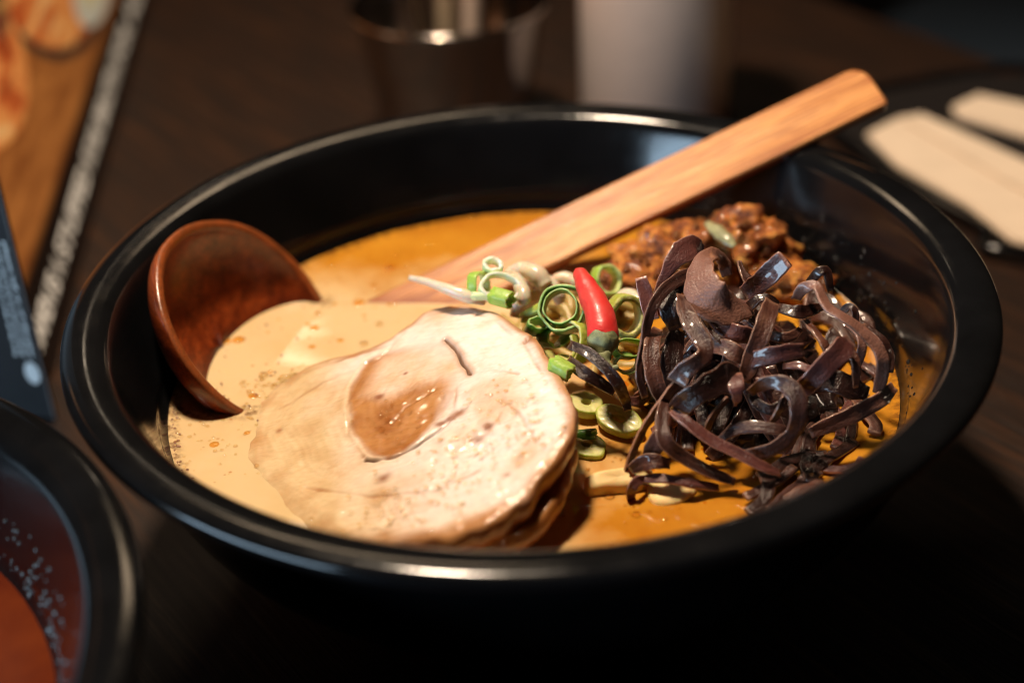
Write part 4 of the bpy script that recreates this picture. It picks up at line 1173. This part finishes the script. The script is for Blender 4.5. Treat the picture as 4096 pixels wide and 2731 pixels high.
sprout([(-.0028,.0088,.0620),(-.0021,.0102,.0650),(-.0010,.0137,.0660),(.0010,.0151,.0670)], [0.0018, 0.0020, 0.0018, 0.0014], 'white', 'upright bean sprout between the pork and the dark ring', seed=4)
sprout([(.0007,.0194,.0660),(.0034,.0189,.0670),(.0059,.0160,.0665),(.0077,.0135,.0650),(.0083,.0126,.0630)], [0.0014, 0.0020, 0.0022, 0.0020, 0.0012], 'white', 'bean sprout curving behind the dark green ring', seed=5)
sprout([(-.0012,.0141,.0610),(.0009,.0153,.0630),(.0039,.0157,.0640),(.0062,.0149,.0635)], [0.0014, 0.0020, 0.0021, 0.0014], 'white', 'bean sprout lying between the pork and the dark green ring', seed=6)
sprout([(.0063,.0188,.0660),(.0095,.0191,.0665),(.0121,.0177,.0660),(.0141,.0162,.0645)], [0.0012, 0.0019, 0.0020, 0.0014], 'white', 'bean sprout passing behind the chili and the dark ring', seed=7)
sprout([(.0225,.0113,.0640),(.0252,.0117,.0650),(.0275,.0090,.0650),(.0284,.0058,.0635)], [0.0012, 0.0018, 0.0018, 0.0012], 'white', 'bean sprout between the chili and the pebbled strip', seed=8)
NL = 'pale noodle strand in the mound under the chili and scallions'
rn = random.Random(4)
cN = Vector([(.0143,.0155,.0580)][0])
for i in range(18):
    a = rn.uniform(0, 6.28); q = math.sqrt(rn.random()); ang = rn.uniform(-0.5, 2.4)
    x = cN.x + q * 0.016 * math.cos(a); y = cN.y + q * 0.020 * math.sin(a) + 0.002
    z = 0.0500 + (1 - q * 0.8) * rn.uniform(0.000, 0.0065)
    pts = []
    for k in range(5):
        t = (k / 4 - 0.5); aa = ang + 1.2 * t * rn.choice((-1, 1))
        pts.append((x + 0.024 * t * math.cos(aa), y + 0.024 * t * math.sin(aa), z + 0.002 * math.sin(k * 1.7 + i) - 0.010 * t * t))
    o = tube('noodle', pts, [0.0012, 0.0013, 0.0013, 0.0012], MAT['noodle'], seg=10, n=18, wob=0.1, seed=i)
    tag(o, NL, 'noodle', 'noodles in the mound')

# ------------------------------------------------------------------ minced meat
def blob(name, c, s, seed, mat, parent=None, sub=4, amp=0.35, freq=2.2):
    bm = bmesh.new()
    bmesh.ops.create_icosphere(bm, subdivisions=sub, radius=1.0)
    for v in bm.verts:
        d = v.co.normalized()
        k = 1 + amp * noise.noise(d * freq + Vector((seed, 0, 0))) + amp * 0.55 * noise.noise(d * freq * 2.7 + Vector((0, seed, 0))) + amp * 0.28 * noise.noise(d * freq * 6 + Vector((0, 0, seed)))
        v.co = Vector((d.x * s[0] * k, d.y * s[1] * k, d.z * s[2] * k)) + Vector(c)
    me = bpy.data.meshes.new(name); bm.to_mesh(me); bm.free()
    for p in me.polygons: p.use_smooth = True
    return link(name, me, mat, parent)

meat = empty('minced_meat', [(.0477,.0483,.0520)][0])
tag(meat, 'crumbly orange brown lump of chili minced meat behind the mushrooms', 'minced meat')
blob('lump', [(.0583,.0475,.0570)][0], (0.0140, 0.0105, 0.0105), 1.3, MAT['meat'], meat, 5)
blob('lump', [(.0421,.0423,.0570)][0], (0.0160, 0.0105, 0.0095), 4.1, MAT['meat'], meat, 5)
blob('lump', [(.0307,.0350,.0550)][0], (0.0110, 0.0085, 0.0075), 7.7, MAT['meat'], meat, 4)
blob('lump', [(.0702,.0331,.0530)][0], (0.0110, 0.0085, 0.0065), 9.2, MAT['meat'], meat, 4)
crumb_me = [blob('crumb', (0, 0, 0), (1, 1, 0.8), 20.0 + i, MAT['meat'], None, 2, 0.45, 1.8) for i in range(4)]
rc = random.Random(12)
first = {}
LUMPS = [([(.0583,.0475,.0570)][0], (0.0140, 0.0105, 0.0105)), ([(.0421,.0423,.0570)][0], (0.0160, 0.0105, 0.0095)), ([(.0307,.0350,.0550)][0], (0.0110, 0.0085, 0.0075)), ([(.0702,.0331,.0530)][0], (0.0110, 0.0085, 0.0065))]
for i in range(150):
    c, s = LUMPS[rc.choice((0, 0, 0, 1, 1, 1, 2, 2, 3))]
    d = Vector((rc.gauss(0, 1), rc.gauss(-0.4, 1), abs(rc.gauss(0.3, 0.8)))).normalized()
    p = Vector((c[0] + d.x * s[0] * 0.97, c[1] + d.y * s[1] * 0.97, c[2] + d.z * s[2] * 0.97))
    k = rc.randrange(4)
    o = crumb_me[k] if k not in first else bpy.data.objects.new('crumb', crumb_me[k].data)
    if k in first: COL.objects.link(o)
    first[k] = 1
    q = 0.0005 + 0.0019 * rc.random() ** 2
    o.parent = meat; o.matrix_parent_inverse = Matrix.Translation(meat.location).inverted()
    o.location = p; o.scale = (q * rc.uniform(0.8, 1.3), q, q); o.rotation_euler = (rc.uniform(0, 6), rc.uniform(0, 6), rc.uniform(0, 6))
sl = tube('leaf_sliver', [(.0493,.0427,.0680),(.0512,.0375,.0685),(.0532,.0333,.0680),(.0551,.0305,.0670)], [0.0010, 0.0019, 0.0018, 0.0008], MAT['sliver'], seg=12, n=18, flat=0.4, wob=0.2)
tag(sl, 'grey green leaf sliver lying on the minced meat lump', 'leaf sliver')

# ------------------------------------------------------------------ bamboo shoot pieces by the near rim
def slab(name, corners, thick, mat, seed, label, cat, group=None):
    top = closed_spline(corners, 40)
    c = sum(top, Vector()) / 40
    V = []
    for (q, h) in ((0.0, 0.0003), (0.55, 0.0003), (0.9, 0.0), (0.99, -0.0006), (1.0, -thick * 0.6), (0.95, -thick)):
        for p in top:
            v = c + (p - c) * max(q, 0.001)
            V.append(v + Vector((0, 0, h + 0.00035 * noise.noise(v * 260 + Vector((seed, 0, 0))))))
    F = grid_faces(6, 40)
    o = mesh(name, V, F, mat)
    tag(o, label, cat, group)
    return o
slab('bamboo_shoot', [(.0104,-.0481,.0540),(.0158,-.0467,.0545),(.0238,-.0451,.0540),(.0255,-.0470,.0530),(.0223,-.0498,.0525),(.0155,-.0503,.0525),(.0107,-.0506,.0525)], 0.006, MAT['bamboo'], 1, 'pale yellow bamboo shoot piece beside the lower pork slice', 'bamboo shoot', 'bamboo shoot pieces')
slab('bamboo_shoot', [(.0244,-.0481,.0515),(.0312,-.0483,.0518),(.0347,-.0510,.0512),(.0304,-.0549,.0508),(.0247,-.0544,.0508)], 0.005, MAT['bamboo'], 2, 'yellow bamboo shoot piece sunk in oil under the strip ends', 'bamboo shoot', 'bamboo shoot pieces')

# ------------------------------------------------------------------ things behind: steel cup, cream cylinder
cupc = Vector((-0.0225, 0.2700, 0))
cup = empty('steel_cup', cupc)
tag(cup, 'dark steel cup with a bright rim behind the bowl', 'cup')
CH = 0.0535
lathe('cup_wall', [(0.030, 0.0005), (0.0305, 0.002), (0.0375, CH - 0.004), (0.0385, CH - 0.001)], 96, MAT['steel'], cup, cupc)
lathe('cup_rim', [(0.0385, CH - 0.0015), (0.0396, CH - 0.0008), (0.0399, CH + 0.0004), (0.0393, CH + 0.0014), (0.0382, CH + 0.0014), (0.0374, CH)], 96, MAT['steel'], cup, cupc)
lathe('cup_lining', [(0.0374, CH), (0.0365, CH - 0.004), (0.0298, 0.004), (0.001, 0.004)], 96, MAT['steel'], cup, cupc)
def stick(name, a, b, r, mat, label, cat, group=None):
    a, b = Vector(a), Vector(b)
    o = tube(name, [a, a.lerp(b, 0.5), b], [r * 0.9, r, r], mat, seg=12, n=8)
    tag(o, label, cat, group)
stick('spoon_handle', cupc + Vector((-0.004, 0.004, 0.006)), cupc + Vector((0.006, 0.006, 0.135)), 0.0048, MAT['chopwood'], 'tan utensil handle standing in the steel cup', 'utensil', 'utensils in the steel cup')
stick('spoon_handle', cupc + Vector((0.006, 0.0, 0.006)), cupc + Vector((0.0155, 0.010, 0.135)), 0.0040, MAT['ceramic'], 'pinkish utensil handle standing in the steel cup', 'utensil', 'utensils in the steel cup')
stick('spoon_handle', cupc + Vector((-0.012, 0.002, 0.006)), cupc + Vector((-0.026, 0.010, 0.135)), 0.0050, MAT['steel'], 'grey metal utensil handle standing in the steel cup', 'utensil', 'utensils in the steel cup')

cyc = Vector((0.0605, 0.272, 0))
cyl = empty('cream_jar', cyc)
tag(cyl, 'plain cream coloured cylinder jar standing behind the bowl', 'jar')
lathe('jar_wall', [(0.0285, 0.0004), (0.0300, 0.0015), (0.0308, 0.006), (0.0308, 0.118), (0.0300, 0.1205), (0.0285, 0.121), (0.0280, 0.119)], 96, MAT['ceramic'], cyl, cyc)
lathe('jar_lid', [(0.0280, 0.119), (0.0278, 0.1225), (0.0260, 0.1240), (0.008, 0.1250), (0.0075, 0.130), (0.0005, 0.131)], 64, MAT['ceramic'], cyl, cyc)

# ------------------------------------------------------------------ right: tray with two paper napkins
def flat_slab(name, pts, z0, z1, mat, parent=None, bev=0.0):
    n = len(pts)
    bm = bmesh.new()
    t = [bm.verts.new((p[0], p[1], z1)) for p in pts]; b = [bm.verts.new((p[0], p[1], z0)) for p in pts]
    bm.faces.new(t); bm.faces.new(b[::-1])
    for i in range(n):
        j = (i + 1) % n
        bm.faces.new((t[j], t[i], b[i], b[j]))
    bmesh.ops.recalc_face_normals(bm, faces=bm.faces)
    if bev: bmesh.ops.bevel(bm, geom=bm.edges[:], offset=bev, segments=2, affect='EDGES')
    me = bpy.data.meshes.new(name); bm.to_mesh(me); bm.free()
    return link(name, me, mat, parent)
TRAY = [(0.128, 0.247), (0.132, 0.226), (0.150, 0.180), (0.163, 0.150), (0.176, 0.128), (0.36, 0.08), (0.40, 0.19), (0.24, 0.285), (0.20, 0.292), (0.140, 0.272)]
tr = flat_slab('tray', TRAY, 0.0003, 0.0035, MAT['tray'], bev=0.0012)
tag(tr, 'flat black tray under the beige napkins at the right', 'tray')
def tray_rim():
    P = [Vector((x, y, 0.0042)) for x, y in TRAY]
    C = closed_spline(P, 120)
    V = []
    for i, p in enumerate(C):
        t = (C[(i + 1) % 120] - C[i - 1]).normalized(); w = t.cross(Vector((0, 0, 1))).normalized()
        for j in range(8):
            a = 2 * math.pi * j / 8
            V.append(p + w * 0.0020 * math.cos(a) + Vector((0, 0, 1)) * 0.0020 * math.sin(a))
    F = grid_faces(120, 8) + [(119 * 8 + j, 119 * 8 + (j + 1) % 8, (j + 1) % 8, j) for j in range(8)]
    mesh('tray_rim', V, F, MAT['bowl'], tr)
tray_rim()
NAP1 = [(0.1393, 0.2313), (0.1548, 0.2447), (0.1652, 0.2475), (0.1752, 0.2313), (0.192, 0.200), (0.215, 0.150), (0.190, 0.120), (0.1682, 0.1378), (0.1612, 0.1653), (0.1444, 0.2017)]
n1 = flat_slab('napkin', NAP1, 0.0037, 0.0062, MAT['paper'], bev=0.0008)
tag(n1, 'large folded beige napkin lying nearest to the bowl on the tray', 'napkin', 'beige napkins on the tray')
fl = flat_slab('fold', [(0.1560, 0.2390), (0.1645, 0.2440), (0.1735, 0.2290), (0.1905, 0.1975), (0.2110, 0.1530), (0.1975, 0.1400), (0.1790, 0.1800)], 0.0063, 0.0076, MAT['paper'], n1, bev=0.0005)
NAP2 = [(0.1794, 0.2536), (0.1932, 0.2644), (0.2084, 0.2522), (0.245, 0.222), (0.225, 0.190), (0.1987, 0.2213), (0.1787, 0.2439)]
n2 = flat_slab('napkin', NAP2, 0.0037, 0.0062, MAT['paper'], bev=0.0008)
tag(n2, 'smaller beige napkin farther back on the tray at the right edge', 'napkin', 'beige napkins on the tray')

# ------------------------------------------------------------------ left: menu cards
def text_mesh(body, size, mat, parent, origin, xdir, ydir, lift, name='lettering', fit=None):
    cu = bpy.data.curves.new(name, 'FONT')
    cu.body = body; cu.size = size; cu.align_x = 'LEFT'
    cu.offset = size * 0.04
    cu.space_character = 0.95
    cu.resolution_u = 2
    to = bpy.data.objects.new(name, cu); COL.objects.link(to)
    dg = bpy.context.evaluated_depsgraph_get()
    me = bpy.data.meshes.new_from_object(to.evaluated_get(dg))
    bpy.data.objects.remove(to)
    x = Vector(xdir).normalized(); y = Vector(ydir).normalized(); z = x.cross(y)
    xs = [v.co.x for v in me.vertices]
    kx = fit / (max(xs) - min(xs)) if fit else 1.0
    for v in me.vertices:
        c = v.co.copy(); c.x = (c.x - min(xs)) * kx if fit else c.x
        v.co = Vector(origin) + x * c.x + y * c.y + z * lift
    me.materials.clear(); me.name = name
    return link(name, me, mat, parent)

def menu():
    A = Vector([(-.1491,.0693,.0000)][0]); B = Vector([(-.1840,.4584,.0000)][0])
    B = A + (B - A) * 1.12
    A.z = B.z = 0.0004
    x = (B - A).normalized()
    A0 = A.copy(); A = A + x * 0.022
    side = Vector((-x.y, x.x, 0))
    if side.x > 0: side = -side
    up = (Vector((0, 0, 1)) * math.cos(R(24)) + side * math.sin(R(24))).normalized()
    nrm = x.cross(up)
    if nrm.x < 0: nrm = -nrm
    L = (B - A).length; H = 0.24
    root = empty('menu_card', A)
    tag(root, 'glossy menu card with noodle photo and white lettering leaning at the left', 'menu')
    t = 0.0012
    P = [A, B, B + up * H, A + up * H]
    V = [p for p in P] + [p - nrm * t for p in P]
    F = [(0, 1, 2, 3), (7, 6, 5, 4), (0, 4, 5, 1), (1, 5, 6, 2), (2, 6, 7, 3), (3, 7, 4, 0)]
    o = mesh('printed_sheet', V, F, MAT['menu'], root, smooth=False)
    uvl = o.data.uv_layers.new(name='UVMap')
    for poly in o.data.polygons:
        for li in poly.loop_indices:
            q = Vector(o.data.vertices[o.data.loops[li].vertex_index].co) - A0
            uvl.data[li].uv = (q.dot(x), q.dot(up))
    # rear prop of the stand
    C1, C2 = A + x * (L * 0.55), A + x * (L * 0.95)
    V = [C1 + up * (H - 0.01), C2 + up * (H - 0.01), C2 + side * 0.2, C1 + side * 0.2]
    V = [v - nrm * 0.0016 for v in V]; V[2].z = V[3].z = 0.0004
    V2 = [v + side * 0.0012 for v in V]
    mesh('back_prop', V + V2, [(0, 1, 2, 3), (7, 6, 5, 4), (0, 4, 5, 1), (1, 5, 6, 2), (2, 6, 7, 3), (3, 7, 4, 0)], MAT['card'], root, smooth=False)
    for wd, a0, a1 in (('RAMEN', 0.026, 0.059), ('IS', 0.0625, 0.0725), ('A', 0.076, 0.083), ('STUFFED', 0.087, 0.160), ('FUTURE', 0.1645, 0.200), ('BROTH', 0.2055, 0.270), ('FOR', 0.2765, 0.326), ('ALL', 0.331, 0.386)):
        text_mesh(wd, 0.0095, MAT['ink'], root, A0 + x * a0 + up * 0.0070, x, up, 0.0003, fit=a1 - a0)
menu()

def small_card():
    b = Vector([(-.1446,.0665,.0000)][0]); b.z = 0.0004
    away = Vector((-0.95, 0.30, 0)).normalized()
    up = Vector((0, 0, 1)); H = 0.15; L = 0.10
    nrm = Vector((-away.y, away.x, 0))
    if nrm.y > 0: nrm = -nrm
    root = empty('small_card', b)
    tag(root, 'small black standing card with fine white print behind the corner bowl', 'card')
    t = 0.0014
    P = [b, b + away * L, b + away * L + up * H, b + up * H]
    V = P + [p - nrm * t for p in P]
    mesh('card_sheet', V, [(0, 1, 2, 3), (7, 6, 5, 4), (0, 4, 5, 1), (2, 6, 7, 3), (1, 5, 6, 2), (3, 7, 4, 0)], MAT['card'], root, smooth=False)
    # pale cut edge along the upright side
    e = b - away * 0.0002
    V = [e + nrm * 0.0001, e - nrm * (t + 0.0001), e - nrm * (t + 0.0001) + up * H, e + nrm * 0.0001 + up * H]
    V += [v + away * 0.0003 for v in V]
    mesh('cut_edge', V, [(0, 1, 2, 3), (7, 6, 5, 4), (0, 4, 5, 1), (1, 5, 6, 2), (2, 6, 7, 3), (3, 7, 4, 0)], MAT['card_edge'], root, smooth=False)
    xd = -up
    yd = away
    z = xd.cross(yd)
    s = 0.0003 if z.dot(nrm) > 0 else -0.0003
    yy = -yd if z.dot(nrm) < 0 else yd
    for k, (line, z0) in enumerate((('noodles cooked fresh to order all day long', 0.067), ('ask us for extra broth and seasonal toppings', 0.062), ('please tell us of allergies', 0.061))):
        text_mesh(line, 0.0017, MAT['ink'], root, b + up * z0 + away * (0.0078 - 0.0026 * k), xd, yy, 0.0003, fit=z0 - 0.022)
    V = [b + away * (0.0035 + 0.0026 * math.cos(t * 0.628)) + up * (0.0165 + 0.0040 * math.sin(t * 0.628)) + nrm * 0.0003 for t in range(10)]
    mesh('printed_mark', V, [tuple(range(10))], MAT['ink'], root, smooth=False)
small_card()
st = flat_slab('paper_strip', [(-.1801,.1062,.0000),(-.1692,.0972,.0000),(-.1589,.0774,.0000),(-.1647,.0696,.0000)], 0.0004, 0.0016, MAT['paper'])
tag(st, 'beige paper strip on the table at the left edge', 'paper strip')
